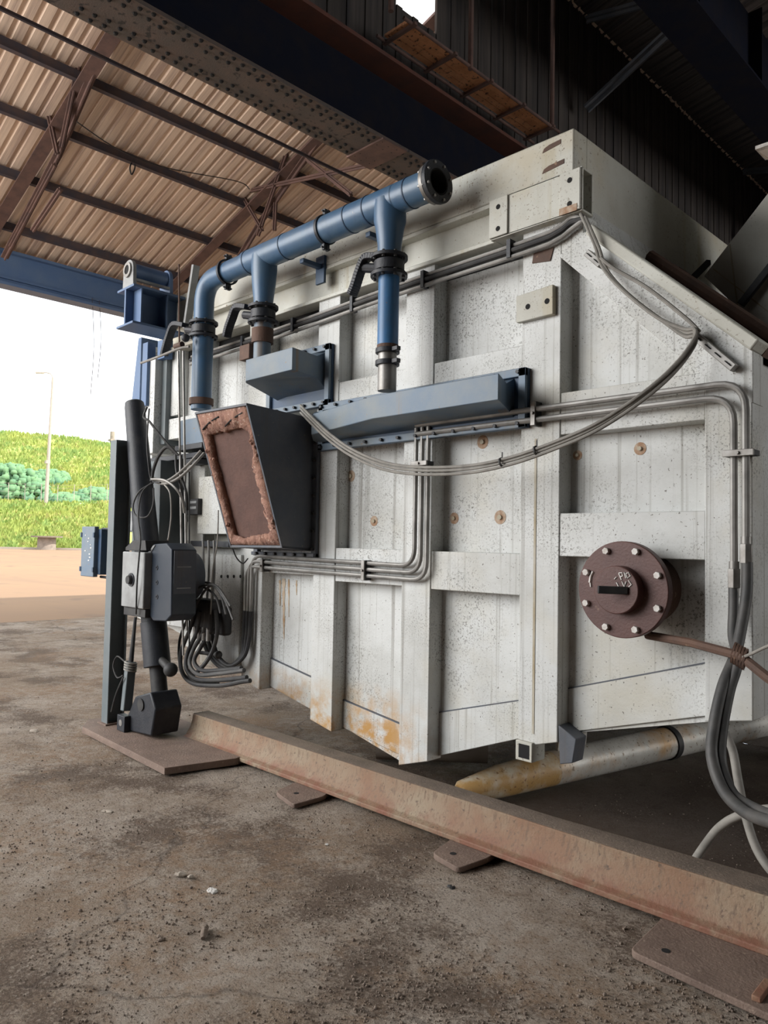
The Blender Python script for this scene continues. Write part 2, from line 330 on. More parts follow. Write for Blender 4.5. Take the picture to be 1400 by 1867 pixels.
# roof of the open bay: eave at x=-14.3, rising towards +X
RX0, RZ0, RS = -14.3, 6.72, .30
def rz(x): return RZ0 + RS*(x-RX0)
def corrugated(x0, z0, x1, z1, y0, y1, pitch=.19, amp=.035):
    m = MB(); ys = []; y = y0
    while y < y1:
        ys += [(y, 0), (y+pitch*.60, 0), (y+pitch*.68, amp), (y+pitch*.92, amp)]; y += pitch
    vs = []
    for yy, h in ys: vs += [(x0, yy, z0+h), (x1, yy, z1+h)]
    m.add(vs, [(2*i, 2*i+1, 2*i+3, 2*i+2) for i in range(len(ys)-1)]); return m
ce = corrugated(-14.9, rz(-14.9), -7.3, rz(-7.3), -9, 30)
hy0, hy1 = at(724, 3, X=-6.92).y, at(792, 16, X=-6.92).y
for a_, b_ in ((-9, hy0), (hy1, 30)): _t = corrugated(-7.32, rz(-7.32), -5.6, rz(-5.6), a_, b_); ce.add(_t.v, _t.f)
struct(ce.build('ceiling', 'sheet', sharp=20))
# high roof over the middle bay, its lack of light painted dark, with a torn strip that lets the sky in
top = MB()
top = corrugated(-4.75, 9.50, 4.7, 11.45, -9, 30, .2, .03)
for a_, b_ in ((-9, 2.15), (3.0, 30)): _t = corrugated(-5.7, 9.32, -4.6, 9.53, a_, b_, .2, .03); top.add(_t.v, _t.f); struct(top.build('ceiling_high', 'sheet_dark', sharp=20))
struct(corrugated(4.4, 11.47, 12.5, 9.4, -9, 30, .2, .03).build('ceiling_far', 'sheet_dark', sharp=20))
struct(MB().box(4.2, 4.8, -9, 30, 11.36, 11.42).build('trim_1', 'darkweb'))
struct(MB().box(12, 12.2, -9, 4.4, -.02, 10).box(12, 12.2, 12.6, 30, -.02, 10).box(12, 12.2, 4.4, 12.6, -.02, 1.6).box(12, 12.2, 4.4, 12.6, 6.8, 10).build('wall_right', 'darkweb'))  # opening in this unseen wall is added for the right fill lamp
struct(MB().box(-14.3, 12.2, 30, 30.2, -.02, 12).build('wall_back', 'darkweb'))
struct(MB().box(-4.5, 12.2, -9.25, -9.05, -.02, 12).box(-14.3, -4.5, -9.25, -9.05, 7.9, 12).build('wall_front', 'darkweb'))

wm = MB(); gy0, gy1 = at(722, 5, X=-5.64).y, at(795, 20, X=-5.64).y
for a_, b_, c_, d_ in ((-9, gy0, 6.455, 9.35), (gy1, 30, 6.455, 9.35), (gy0, gy1, 6.455, 7.40), (gy0, gy1, 8.2, 9.35)):
    wm.box(-5.66, -5.64, a_, b_, c_, d_)
    k_ = a_
    while k_ < b_-.1: wm.box(-5.64, -5.625, k_, k_+.09, c_, d_); k_ += .26
struct(wm.build('wall_middle', 'sheet_dark'))
# purlins
def pur(x, side, lab):
    z = rz(x)-.03; m = MB()
    m.box(x-.03, x+.03, -9, 29.9, z-.13, z).box(x-.03, x+.05, -9, 29.9, z-.14, z-.125)
    return tag(m.build('roof_purlin', 'purlin'), lab, 'roof beam', 'roof purlins')
for xx, lab in [(-13.62, 'dark steel roof purlin nearest the haze-tinted eave girder'), (-12.39, 'dark steel roof purlin second up from the eave girder'),
                (-11.22, 'dark steel roof purlin third up from the eave girder'), (-10.2, 'dark steel roof purlin fourth up, crossing top left corner of the view'),
                (-9.0, 'dark steel roof purlin fifth up from the eave, cut by the frame top')]:
    pur(xx, 0, lab)
# eave girder, plate girder with ribs, lens-flare blue painted in
g = thing('eave_girder', (-14.3, 10, 5.99), 'steel eave girder with blue flare haze painted on, over the open side of the shed', 'girder')
MB().box(-14.34, -14.26, -9, 29.9, 6.02, 6.6).build('web', 'hazeblue', g)
MB().box(-14.42, -14.12, -9, 29.9, 5.98, 6.03).build('bottom_flange', 'hazeblue', g)
MB().box(-14.42, -14.16, -9, 29.9, 6.58, 6.63).build('top_flange', 'hazeblue', g)
MB().box(-14.28, -14.22, -9, 29.9, 6.12, 6.16).build('stiffening_rib', 'hazeblue', g)
# trusses
def L(m, a, b, w=.09, t=.02):
    a = V(a); b = V(b); m.bar(a, b, t, w, (0, 1, 0)); m.bar(a, b, w, t, (0, 1, 0)); return m
def truss(Y, lab, chord, webs, wide=.2):
    g = thing('roof_truss', (-10, Y, rz(-14.2)-.2), lab, 'roof truss')
    z = lambda x: rz(x)-.22
    m = MB(); m.bar((-14.25, Y, z(-14.25)), (-5.7, Y, z(-5.7)), wide, .02, (0, 0, 1)); m.bar((-14.25, Y, z(-14.25)+.07), (-5.7, Y, z(-5.7)+.07), .02, .14, (0, 0, 1))
    m.build('rafter', 'truss', g)
    for a, b in zip(chord[:-1], chord[1:]): L(MB(), at(*a, Y=Y+.05), at(*b, Y=Y+.05), .12).build('chord', 'truss', g)
    for a, b in webs: L(MB(), at(*a, Y=Y-.06), at(*b, Y=Y-.06), .075).build('web_brace', 'truss', g)
truss(.85, 'brown lattice roof truss above the open doorway at left', [(8, 470), (104, 285), (192, 80), (230, 0)],
      [((104, 280), (86, 196)), ((86, 196), (166, 40)), ((112, 268), (160, 40)), ((60, 420), (110, 345)), ((20, 450), (100, 300))])
truss(4.3, 'brown lattice roof truss behind the blue pipe', [(430, 480), (478, 400), (555, 290), (640, 170)],
      [((440, 352), (545, 250)), ((440, 355), (478, 420)), ((470, 430), (535, 240)), ((442, 350), (675, 300)), ((500, 420), (502, 370)), ((560, 290), (640, 355))])
# thin hanging conduit under the girder and a sagging roof wire
z_ = 6.25; X1 = -7.15
tag(MB().tube([(X1, -9, z_), (X1, 29.5, z_)], .022, 8).build('roof_conduit', 'purlin'), 'thin dark conduit running along below the riveted girder', 'conduit')
tag(MB().tube(spl([at(140, 222, X=-10.3), at(215, 272, X=-10.4), at(300, 305, X=-10.5), at(430, 330, X=-10.6), at(455, 345, X=-10.6)]), .008, 6).build('sagging_wire', 'black'), 'thin black wire sagging under the lit roof sheets', 'wire')
tag(MB().tube(spl([at(243, 290, X=-11.2), at(237, 305, X=-11.2), at(240, 318, X=-11.2), at(246, 305, X=-11.2), at(243, 290, X=-11.2)]), .012, 6).build('wire_loop', 'black'), 'small wire loop hanging from the third roof purlin', 'wire')
# riveted crane girder
gx0, gx1, gz = -5.84, -5.33, 5.6
g = thing('crane_girder', (-5.6, 10, gz), 'heavy riveted crane girder with dark web crossing above the furnace', 'girder')
MB().box(gx0, gx1, -9, 29.9, gz, gz+.035).build('bottom_flange', 'girder', g)
MB().box(-5.60, -5.55, -9, 29.9, gz+.03, 6.42).build('web', 'darkweb', g)
MB().box(-5.75, -5.26, -9, 29.9, 6.40, 6.44).build('top_flange', 'redflange', g)
rv = MB()
for row in (-5.79, -5.71, -5.46, -5.38):
    y = -1.0
    while y < 9: rv.ball((row+(.02 if int(y*10) % 2 else 0), y, gz), .021, 6, 4); y += .105
rv.build('rivet_heads', 'hole', g)['kind'] = 'stuff'
for y in (1.9, 2.7, 4.9): MB().box(gx0-.02, gx1+.02, y, y+.35, gz-.018, gz+.0).build('splice_plate', 'truss', g)
# walkway with timber boards beyond
wk = thing('roof_walkway', (-5.3, 4.2, 6.7), 'orange-brown timber and steel walkway hanging high beyond the crane girder', 'walkway')
ZW = 6.75; wy0 = at(712, 60, Z=ZW).y; wy1 = at(985, 238, Z=ZW).y
tb = MB()
for k in range(4): tb.box(-5.43+k*.085, -5.43+k*.085+.078, wy0, wy1, ZW+random.uniform(-.01, .01), ZW+.03)
tb.build('boards', 'timber', wk)
for x in (-5.44, -5.06): MB().tube([(x, wy0-.1, ZW-.03), (x, wy1+.15, ZW-.03)], .018, 8).build('side_rail', 'truss', wk)
for k in range(5): y = wy0+.02+(wy1-wy0-.06)*k/4; MB().box(-5.48, -5.02, y, y+.04, ZW-.05, ZW-.02).build('cross_bar', 'truss', wk)
for u, v in ((712, 60), (857, 175), (1006, 245)):
    a = at(u, v, X=-5.06); MB().tube([(-5.06, a.y, ZW-.06), (-5.06, a.y, 9.3)], .028, 8).build('hanger', 'truss', wk)
# more girders in the dark
for x, zb, lab in [(-3.6, 7.6, 'dark roof girder above the furnace top, nearest the walkway'), (-.4, 7.9, 'dark roof girder at the upper right of the view')]:
    g = thing('roof_girder', (x, 10, zb), lab, 'girder')
    MB().box(x-.03, x+.03, -9, 29.9, zb, zb+1.1).build('web', 'darkweb', g)
    MB().box(x-.25, x+.25, -9, 29.9, zb-.03, zb).build('bottom_flange', 'darkweb', g)
    for y in range(-1, 14, 2): MB().box(x-.2, x+.2, y, y+.02, zb, zb+1.1).build('web_stiffener', 'darkweb', g)
for k, (y, lab) in enumerate([(6.0, 'brown steel roof brace above the walkway end'), (12.0, 'brown steel roof brace far back under the dark roof')]):
    m = MB(); L(m, (-5.4, y, 7.7), (-.5, y, 9.9), .15, .03); L(m, (-5.4, y, 9.0), (-.5, y, 7.8), .12, .03)
    tag(m.build('roof_brace', 'shell'), lab, 'brace')
lf = thing('hanging_light', at(1396, 262, Y=3.5), 'white-edged lamp fitting hanging in the dark at the right edge', 'lamp')
p = at(1408, 262, Y=3.5); MB().box(p.x-.14, p.x+.2, p.y, p.y+.25, p.z, p.z+.03).build('tray', 'chalk', lf)
MB().box(p.x-.02, p.x+.02, p.y, p.y+.03, p.z-.16, p.z).build('bracket', 'chalk', lf)
MB().prismY([(p.x-.13, p.z), (p.x+.1, p.z-.25), (p.x+.2, p.z)], p.y+.05, p.y+.2).build('housing', 'conc', lf)
MB().tube([(p.x+.05, p.y+.1, p.z), (p.x+.05, p.y+.1, 10.3)], .01, 6).build('hanger', 'black', lf)

# ================================================================== OUTSIDE
fh = V((-math.sin(YAW), math.cos(YAW), 0)); rh = V((math.cos(YAW), math.sin(YAW), 0))
def WL(wd, l, z=0): q = fh*wd + rh*l; return V((CAM.x+q.x, CAM.y+q.y, z))
m = MB()
m.add([(-160, -140, -.02), (-14.3, -140, -.02), (-14.3, 140, -.02), (-160, 140, -.02), (60, -140, -.02), (60, -9.1, -.02), (-14.3, -9.1, -.02)], [(0, 1, 2, 3), (1, 4, 5, 6)])
struct(m.build('yard_ground', 'sand'))
def hill_z(wd, l):
    ln = l/wd                                   # lateral angle
    bank = max(0, min(1, (wd-100)/18)); z = 7.0*bank**.9
    hh = 17.5 - 16*max(0, (ln+.50)) - 18*max(0, -.62-ln)
    k = max(0, min(1, (wd-124)/45)); z += hh*(k*k*(3-2*k))
    z += noise.fractal(V((wd*.07, l*.07, 0)), 1, 2, 4)*1.1*min(1, bank)*(.3+.7*k)
    return z-.02
m = MB(); nw, nl = 110, 150; vs = []
for i in range(nw+1):
    wd = 99.5+100*(i/nw)
    for j in range(nl+1):
        l = -150+170*j/nl; z = hill_z(wd, l); vs.append(WL(wd, l, z))
m.add(vs, [(i*(nl+1)+j, i*(nl+1)+j+1, (i+1)*(nl+1)+j+1, (i+1)*(nl+1)+j) for i in range(nw) for j in range(nl)])
hillo = struct(m.build('grassy_hill', 'grass', sharp=180))
m = MB()
for k in range(26000):
    wd = 100+75*random.random()**1.3; l = -wd*random.uniform(.36, .62); z = hill_z(wd, l)
    h = random.uniform(.3, .95)*(1 if wd < 124 else 1.2); p = WL(wd, l, z-.1); a = rh*random.uniform(.12, .4); t = p+V((random.uniform(-.3, .3), random.uniform(-.3, .3), h))
    m.add([p-a, p+a, t], [(0, 1, 2)])
tag(m.build('grass_tufts', 'grass', sharp=180), 'long yellow-green grass covering the bank and hill outside', 'grass', kind='stuff')
tag(MB().loft([WL(98.9, -80, -.02), WL(99.5, -80, -.02), WL(99.5, -80, .25), WL(98.9, -80, .25)], [WL(98.9, 0, -.02), WL(99.5, 0, -.02), WL(99.5, 0, .25), WL(98.9, 0, .25)]).build('yard_kerb', 'stone'), 'pale low kerb along the foot of the grass bank', 'kerb')
def bush(wd, l, r, lab, hgt_=.6):
    m = MB(); 
    for k in range(int(260*r/3)):
        a = random.uniform(0, 6.28); q = r*math.sqrt(random.random()); x = q*math.cos(a); y = q*math.sin(a)*.5
        zz = hgt_*r*math.sqrt(max(.02, 1-(q/r)**2))*random.uniform(.5, 1.05); z = hill_z(wd+y, l+x)
        m.ball(WL(wd+y, l+x, z+zz), random.uniform(.35, .8), 6, 4, .45)
    tag(m.build('bush', 'bush', sharp=180), lab, 'bush', 'bushes on the hillside')
bush(126, -126*.50, 7.0, 'large dark green bush at the left edge behind the fence', .9)
bush(124, -124*.385, 4, 'small grey-green bush behind the fence near the doorway column', .6)
bush(140, -140*.45, 4.2, 'dark bush partway up the grassy hill', .35)
bush(121.5, -121.5*.43, 3, 'low scrubby bush beside the street lamp foot', .5)
# street lamp
B = WL(118, (83-700)/FPX*118, hill_z(118, (83-700)/FPX*118)); T = B+V((0, 0, 20.0))+rh*.35
s = thing('street_lamp', B, 'tall pale street lamp on the grass bank outside', 'street lamp')
MB().cyl(B, T, .30, .17, 12).build('pole', 'lamp', s); MB().tube(spl([T, T+V((0, 0, .7))-rh*.5, T+V((0, 0, .8))-rh*1.8]), .09, 8).build('arm', 'lamp', s)
h = T+V((0, 0, .75))-rh*1.9; MB().bar(h+rh*.4, h-rh*.8, .45, .22).build('lamp_head', 'lamp', s)
MB().box(B.x-.32, B.x+.32, B.y-.32, B.y+.32, B.z+6.4, B.z+6.9).build('collar', 'lamp', s)
# fence
fn = thing('wire_fence', WL(119, -58, hill_z(119, -58)), 'thin wire fence with pale rail along the top of the near bank', 'fence')
rl = MB(); w1 = MB()
ls = [-75+k*2.6 for k in range(17)]
for l in ls:
    p = WL(119, l, hill_z(119, l)-.2); MB().cyl(p, p+V((0, 0, 3.4)), .06, .05, 6).build('fence_post', 'lamp', fn)
for a, b in zip(ls[:-1], ls[1:]):
    rl.tube([WL(118.6, a, hill_z(119, a)+.1), WL(118.6, b, hill_z(119, b)+.1)], .13, 6)
    for hh in (1.0, 1.8, 2.6, 3.1): w1.tube([WL(119, a, hill_z(119, a)+hh), WL(119, b, hill_z(119, b)+hh)], .018, 4)
rl.build('bottom_rail', 'chalk', fn); w1.build('wires', 'lamp', fn)
# stone stub
p = WL(98, (87-700)/FPX*98, -.02); s = thing('concrete_pedestal', p, 'squat round concrete pedestal with a wide flat top outside', 'pedestal')
MB().cyl(p, p+V((0, 0, 1.6)), 1.15, 1.1, 20).build('stub', 'conc', s); MB().cyl(p+V((0, 0, 1.6)), p+V((0, 0, 1.8)), 1.9, 1.95, 20).build('top_slab', 'conc', s)
q = WL(172, (200-700)/FPX*172, 0); q.z = hill_z(172, (200-700)/FPX*172)
tag(MB().cyl(q-V((0, 0, .5)), q+V((0, 0, 3.6)), .6, .5, 10).box(q.x-.7, q.x+.7, q.y-.7, q.y+.7, q.z+1.4, q.z+1.8).build('chimney', 'conc'), 'short grey chimney stack on the hilltop', 'chimney')
for (u, v, v2, lab) in [(168, 555, 720, 'longer thin wire hanging from the eave girder in the doorway'), (181, 560, 690, 'shorter thin wire hanging from the eave girder in the doorway')]:
    a = at(u, v-12, X=-14.2); b = at(u-3, v2, X=-14.2); tag(MB().tube(spl([a, (a+b)/2+V((0, .05, 0)), b]), .006, 5).build('hanging_wire', 'purlin'), lab, 'wire')

# ================================================================== FURNACE
def zb(x):
    k = [(-6.6, .84), (-4.65, .455), (-3.76, .285), (-3.13, .20), (-2.92, .268), (-2.29, .50), (-1.33, .777), (-1.0, .84)]
    for (a, za), (b, zc) in zip(k[:-1], k[1:]):
        if x <= b: return za+(zc-za)*(x-a)/(b-a)
    return .84
F = thing('furnace', (-3.8, 1.7, .2), 'large white-painted steel furnace body with ribbed side and V-shaped bottom', 'furnace')
YP = .11; YB = 3.4
XL, XR = -6.42, -1.135
MB().prismY([(XL, zb(XL)), (-4.65, zb(-4.65)), (-3.76, .285), (-3.22, .17), (-2.92, .288), (-2.29, .50), (XR, .80), (XR, 2.30), (-1.9, 3.0), (-1.99, 3.3), (XL, 3.3)], YP, YB).build('shell', 'white', F)
def post(x0, x1, ztop=3.17, mat='white', y0=0.0, dz=0.0, y1=YP+.01):
    return MB().prismY([(x0, zb(x0)-.015-dz), (x1, zb(x1)-.015-dz), (x1, ztop), (x0, ztop)], y0, y1).build('stiffener', mat, F, .005)
post(-2.29, -2.055, dz=.02); post(-3.14, -2.91); post(-3.97, -3.75); post(-4.79, -4.555); post(-5.60, -5.38); post(-6.45, -6.27, 3.25)
MB().prismY([(-1.33, .765), (-1.132, .80), (-1.132, 2.30), (-1.33, 2.49)], 0, YP+.01).build('stiffener', 'white', F, .005)
def cbar(x0, x1, z0, z1, y=.006): return MB().box(x0, x1, y, YP+.01, z0, z1).build('cross_rib', 'white', F, .004)
def cpx(u0, vt, vb, u1, vt2, vb2, x0, x1):
    return cbar(x0, x1, (fz(u0, vb)+fz(u1, vb2))/2, (fz(u0, vt)+fz(u1, vt2))/2)
cpx(1010, 937, 1013, 1287, 930, 1022, -2.055, -1.33)
cpx(1015, 718, 790, 1290, 676, 768, -2.055, -1.33)
cpx(786, 1006, 1075, 943, 1008, 1085, -2.91, -2.29)
cpx(795, 662, 735, 950, 628, 715, -2.91, -2.29)
cpx(612, 1000, 1062, 733, 1001, 1066, -3.75, -3.14)
cpx(632, 694, 760, 737, 672, 740, -3.75, -3.14)
cbar(-4.555, -3.97, 1.28, 1.47); cbar(-4.555, -3.97, 2.42, 2.62); cbar(-5.38, -4.79, 1.27, 1.45); cbar(-5.38, -4.79, 2.35, 2.5)
cbar(-6.27, -5.6, 2.38, 2.56); cbar(-6.27, -5.6, 1.5, 1.66)
# top chord strip behind the upper beams, and dark strips painting the shade gap below
MB().box(-2.055, -1.93, .0, YP+.02, 3.0, 3.17).build('head_strip', 'white', F, .004)
for a_, b_ in ((-6.27, -5.6), (-5.38, -4.79), (-4.555, -3.97), (-3.75, -3.14), (-2.91, -2.29)): MB().box(a_, b_, YP-.004, YP, 3.085, 3.17).build('gap_shade', 'hole', F)
# diagonal stiffener along the chamfered corner
ch = [(1019, 467), (1066, 422), (1373, 640), (1373, 735), (1300, 700), (1266, 672)]
MB().prismY([(at(u, v, Y=0).x, at(u, v, Y=0).z) for u, v in ch], -.002, YP+.01).build('diagonal_stiffener', 'white', F, .004)
C0, C1 = V((-1.905, 3.05)), V((-1.128, 2.335)); dn = (C1-C0).normalized(); nn = V((-dn.y, dn.x)); nn = nn if nn.y > 0 else -nn
MB().prismY([tuple(C0), tuple(C1), tuple(C1+nn*.055), tuple(C0+nn*.055)], -.035, .10).build('chamfer_rim', 'white_beam', F, .009)
MB().prismY([tuple(C0), tuple(C1), tuple(C1+nn*.03), tuple(C0+nn*.03)], .10, YB).build('sloped_top', 'rust', F)
MB().tube([(-1.80, .45, 3.05), (-1.04, .42, 2.37)], .03, 8).build('slope_rail', 'rust', F)
for y in (.9, 1.7, 2.5): MB().prismY([tuple(C0+nn*.03), tuple(C1+nn*.03), tuple(C1+nn*.1), tuple(C0+nn*.1)], y, y+.03).build('slope_rib', 'redflange', F)
# bottom skirt plates with a weld seam above them
for a, b, c, d in [((480, 1193), (570, 1235), -4.555, -3.97), ((625, 1275), (727, 1318), -3.75, -3.14), ((795, 1300), (943, 1278), -2.91, -2.29), ((1030, 1257), (1283, 1210), -2.055, -1.33)]:
    p, q = at(*a, Y=YP), at(*b, Y=YP); sl_ = (q.z-p.z)/(q.x-p.x); za = p.z+sl_*(c-p.x); zd = p.z+sl_*(d-p.x)
    MB().prismY([(c, zb(c)-.0), (d, zb(d)-.0), (d, zd), (c, za)], YP-.014, YP+.01).build('skirt_plate', 'white', F, .004)
    MB().prismY([(c, za-.001), (d, zd-.001), (d, zd+.006), (c, za+.006)], YP-.0145, YP+.01).build('seam', 'shell', F)
# upper beams
MB().box(-6.3, -1.976, -.02, .22, 3.392, 3.618).build('top_beam', 'white_beam', F, .008)
MB().box(-2.22, -1.974, .10, 3.35, 3.215, 3.616).build('side_beam', 'white_beam', F, .008)
b2 = MB(); b2.box(-6.3, -2.45, -.02, .12, 3.365, 3.39).box(-6.3, -2.45, -.02, .12, 3.16, 3.185).box(-6.3, -2.45, .05, .065, 3.18, 3.37)
b2.build('channel_beam', 'white_beam', F, .004)
t_ = MB(); t_.box(-2.47, -1.91, -.05, -.035, 3.165, 3.385).box(-2.47, -1.91, .045, .06, 3.165, 3.385).box(-2.47, -1.91, -.05, .06, 3.375, 3.387).box(-2.47, -1.91, -.05, .06, 3.163, 3.175)
tub = t_.build('hollow_beam_end', 'white_beam', F, .003)
MB().box(-2.4, -2.38, -.034, .044, 3.177, 3.374).build('inner_stop', 'hole', tub)
for x0, x1 in ((-2.47, -2.35), (-2.03, -1.915)):
    pl = MB().box(x0, x1, -.062, -.05, 3.17, 3.38).build('end_plate', 'white_beam', F, .003)
    for z in (3.21, 3.33): MB().cyl(((x0+x1)/2, -.0635, z), ((x0+x1)/2, -.061, z), .014, n=14).build('bolt_hole', 'hole', pl)
MB().box(-2.03, -1.93, -.0645, -.0615, 3.165, 3.2).build('rust_patch', 'rustspot', F)
for z, w_ in ((3.55, .11), (3.44, .13)):
    MB().prismY([(-2.16, z), (-2.16+w_, z+.012), (-2.16+w_, z+.035), (-2.12, z+.03), (-2.15, z+.02)], -.0225, -.0195).build('rust_patch', 'rust', F)
MB().box(-2.20, -1.99, .75, 1.05, 2.98, 3.22).build('spacer_block', 'white_beam', F, .004)
MB().box(-2.20, -1.99, 1.5, 1.8, 2.9, 3.22).build('spacer_block', 'white_beam', F, .004)
MB().box(-6.35, -2.05, .3, YB, 3.3, 3.5).build('roof_deck', 'white_beam', F)
# P4 details
pl = MB().prismY([(fx(u, v), fz(u, v)) for u, v in [(947, 543), (1014, 521), (1014, 575), (947, 591)]], -.032, 0).build('bracket_plate', 'white_beam', F, .004)
for u, v in ((962, 559), (997, 549)):
    p = at(u, v, Y=-.033); MB().cyl(p, p+V((0, .003, 0)), .015, n=14).build('bolt_hole', 'hole', pl)
p = at(988, 468, Y=-.004); MB().prismY([(p.x-.06, p.z-.02), (p.x+.05, p.z-.035), (p.x+.07, p.z+.03), (p.x-.05, p.z+.03)], -.006, .0).build('rust_patch', 'rust', F)
MB().box(-2.203, -2.190, -.003, .002, .55, 2.06).build('weld_streak', 'stain', F)
MB().box(-2.29, -2.19, -.02, .1, zb(-2.2)-.12, zb(-2.2)-.02).build('bottom_lug', 'white_beam', F, .004)
MB().box(-2.27, -2.205, -.0215, -.0195, zb(-2.2)-.105, zb(-2.2)-.035).build('lug_opening', 'hole', F)
MB().prismY([(-2.05, .62), (-2.04, .43), (-1.97, .45), (-1.95, .57)], .0, .10).build('bottom_foot', 'shell', F, .004)
# plugs with rust halos
for u, v, r in [(1053, 830, .02), (1167, 818, .024), (828, 945, .026), (912, 943, .03), (682, 950, .026), (640, 868, .03), (880, 806, .03)]:
    p = at(u, v, Y=YP)
    MB().cyl((p.x, YP-.002, p.z), (p.x, YP, p.z), r*1.3, n=18).build('rust_halo', 'rustspot', F)
    MB().cyl((p.x, YP-.012, p.z), (p.x, YP, p.z), r*.45, n=10).build('plug', 'stain', F)
# rust run on the far panel and a scraped patch
for u, w_, v0, v1 in ((518, .026, 1055, 1165), (511, .014, 1058, 1105), (527, .012, 1056, 1125), (541, .012, 1058, 1085)):
    a = at(u, v0, Y=YP); b = at(u, v1, Y=YP); n_ = 12; le = []; ri = []
    for k in range(n_+1):
        t = k/n_; x = a.x+(b.x-a.x)*t; ww = w_*(1-t*.8)*random.uniform(.5, 1.15); le.append((x-ww, a.z+(b.z-a.z)*t)); ri.append((x+ww*random.uniform(.6, 1), a.z+(b.z-a.z)*t))
    MB().prismY(le+ri[::-1], YP-.003, YP).build('rust_run', 'rustrun', F)
# perforated slotted channels on the diagonal
for (u0, v0), (u1, v1) in (((1072, 462), (1098, 484)), ((1268, 612), (1340, 672))):
    a, b = at(u0, v0, Y=-.03), at(u1, v1, Y=-.03); o = MB().bar(a, b, .035, .045, (0, 1, 0)).build('slotted_channel', 'pipe', F, .003)
    n_ = max(2, int((b-a).length/.055)); 
    for k in range(n_):
        c = a.lerp(b, (k+.5)/n_); d = (b-a).normalized()*.016; MB().bar(c-d+V((0, -.023, 0)), c+d+V((0, -.023, 0)), .004, .014, (0, 1, 0)).build('slot', 'hole', o)
# left end of the furnace: bright cover strips, dark posts, lower apron with a bolt row
for u0, u1, vt, vb, mat, y in ((264, 282, 660, 828, 'white', -.10), (285, 303, 640, 812, 'colsteel', -.03), (306, 326, 640, 760, 'white', .02)):
    MB().box(fx(u0, 700, y), fx(u1, 700, y), y, YP, fz(u0, vb, y), fz(u0, vt, y)).build('cover_strip', mat, F, .004)
MB().prismY([(-6.62, 2.62), (-6.44, 2.62), (-6.44, 3.36), (-6.50, 3.36)], -.05, .8).build('end_hood', 'hazeblue', F, .004)
MB().box(-6.60, -6.44, 0, .8, .95, 2.62).build('end_hood', 'colsteel', F, .004)
p0, p1 = at(362, 870, Y=-.06), at(422, 974, Y=-.06)
MB().box(p0.x, p1.x, -.06, YP, p1.z, p0.z).build('access_cover', 'white', F, .006)
ap = MB().box(-5.34, -4.80, -.02, YP, zb(-5.0), 1.40).build('apron', 'white', F, .004)
for u in (403, 415, 426, 438): 
    q = at(u, 1051, Y=-.022); MB().cyl(q, q+V((0, .002, 0)), .013, n=12).build('bolt_hole', 'hole', ap)
MB().box(-5.40, -4.85, -.10, .0, 1.455, 1.50).build('apron_lip', 'black_iron', F, .003)
MB().box(-6.2, -5.42, -.03, YP, zb(-5.8)+.1, 1.35).build('end_cover', 'white', F, .004)

# ================================================================== PLENUMS
def plenum(name, lab, wall, front, bolts, fl, cat='duct', mat='blue_box'):
    """wall: (x0,x1,z0,z1) opening on the wall; front: list of (x,y) outline, z0,z1 of the front"""
    g = thing(name, (wall[0], 0, wall[2]), lab, cat)
    pts, z0, z1 = front; n = len(pts)
    a = [(x, y, z0) for x, y in pts]; b = [(x, y, z1) for x, y in pts]
    a[0] = (pts[0][0], 0, wall[2]); a[-1] = (pts[-1][0], 0, wall[2]); b[0] = (pts[0][0], 0, wall[3]); b[-1] = (pts[-1][0], 0, wall[3])
    MB().loft(a, b).build('hood', mat, g, .004)
    x0, x1, zz0, zz1 = fl
    f = MB().box(x0, x1, -.022, -.0, zz0, zz1).build('flange', 'blue_dark', g, .003)
    f2 = MB().box(x0, x1, -.045, -.024, zz0, zz0+.045).box(x0, x1, -.045, -.024, zz1-.045, zz1).box(x1-.045, x1, -.045, -.024, zz0, zz1).box(x0, x0+.045, -.045, -.024, zz0, zz1).build('counter_flange', 'blue_box', g, .003)
    for k in range(bolts):
        x = x0+.04+(x1-x0-.08)*k/(bolts-1)
        MB().bolt((x, -.045, zz0+.022), (0, -1, 0), .011, .02).build('bolt', 'black_iron', f2)
        MB().bolt((x, -.045, zz1-.022), (0, -1, 0), .011, .02).build('bolt', 'black_iron', f2)
    return g
xa = fx(680, 708, -.3); xb = fx(909, 680, -.3); za = fz(909, 729, -.3); zt = fz(909, 680, -.3)
plenum('burner_plenum', 'long blue-grey air duct box bolted under the tallest blue pipe leg', (-3.98, -2.33, 2.17, 2.40),
       ([(-3.99, -.0), (fx(568, 760, -.12), -.12), (xa, -.3), (xb, -.3), (-2.32, -.09), (-2.32, 0)], za, zt), 12, (-3.9, -2.235, 2.12, 2.435))
x0 = fx(444, 670, -.33); x1 = fx(536, 670, -.33)
plenum('burner_plenum', 'short blue-grey air duct box above the brick-lined chute', (-4.50, -3.86, 2.52, 2.80),
       ([(x0-.02, -.05), (x0, -.31), (x0+.05, -.345), (x1, -.345), (-3.86, -.1), (-3.86, 0)], fz(444, 697, -.33), fz(444, 659, -.33)), 7, (-4.50, -3.80, 2.42, 2.84))

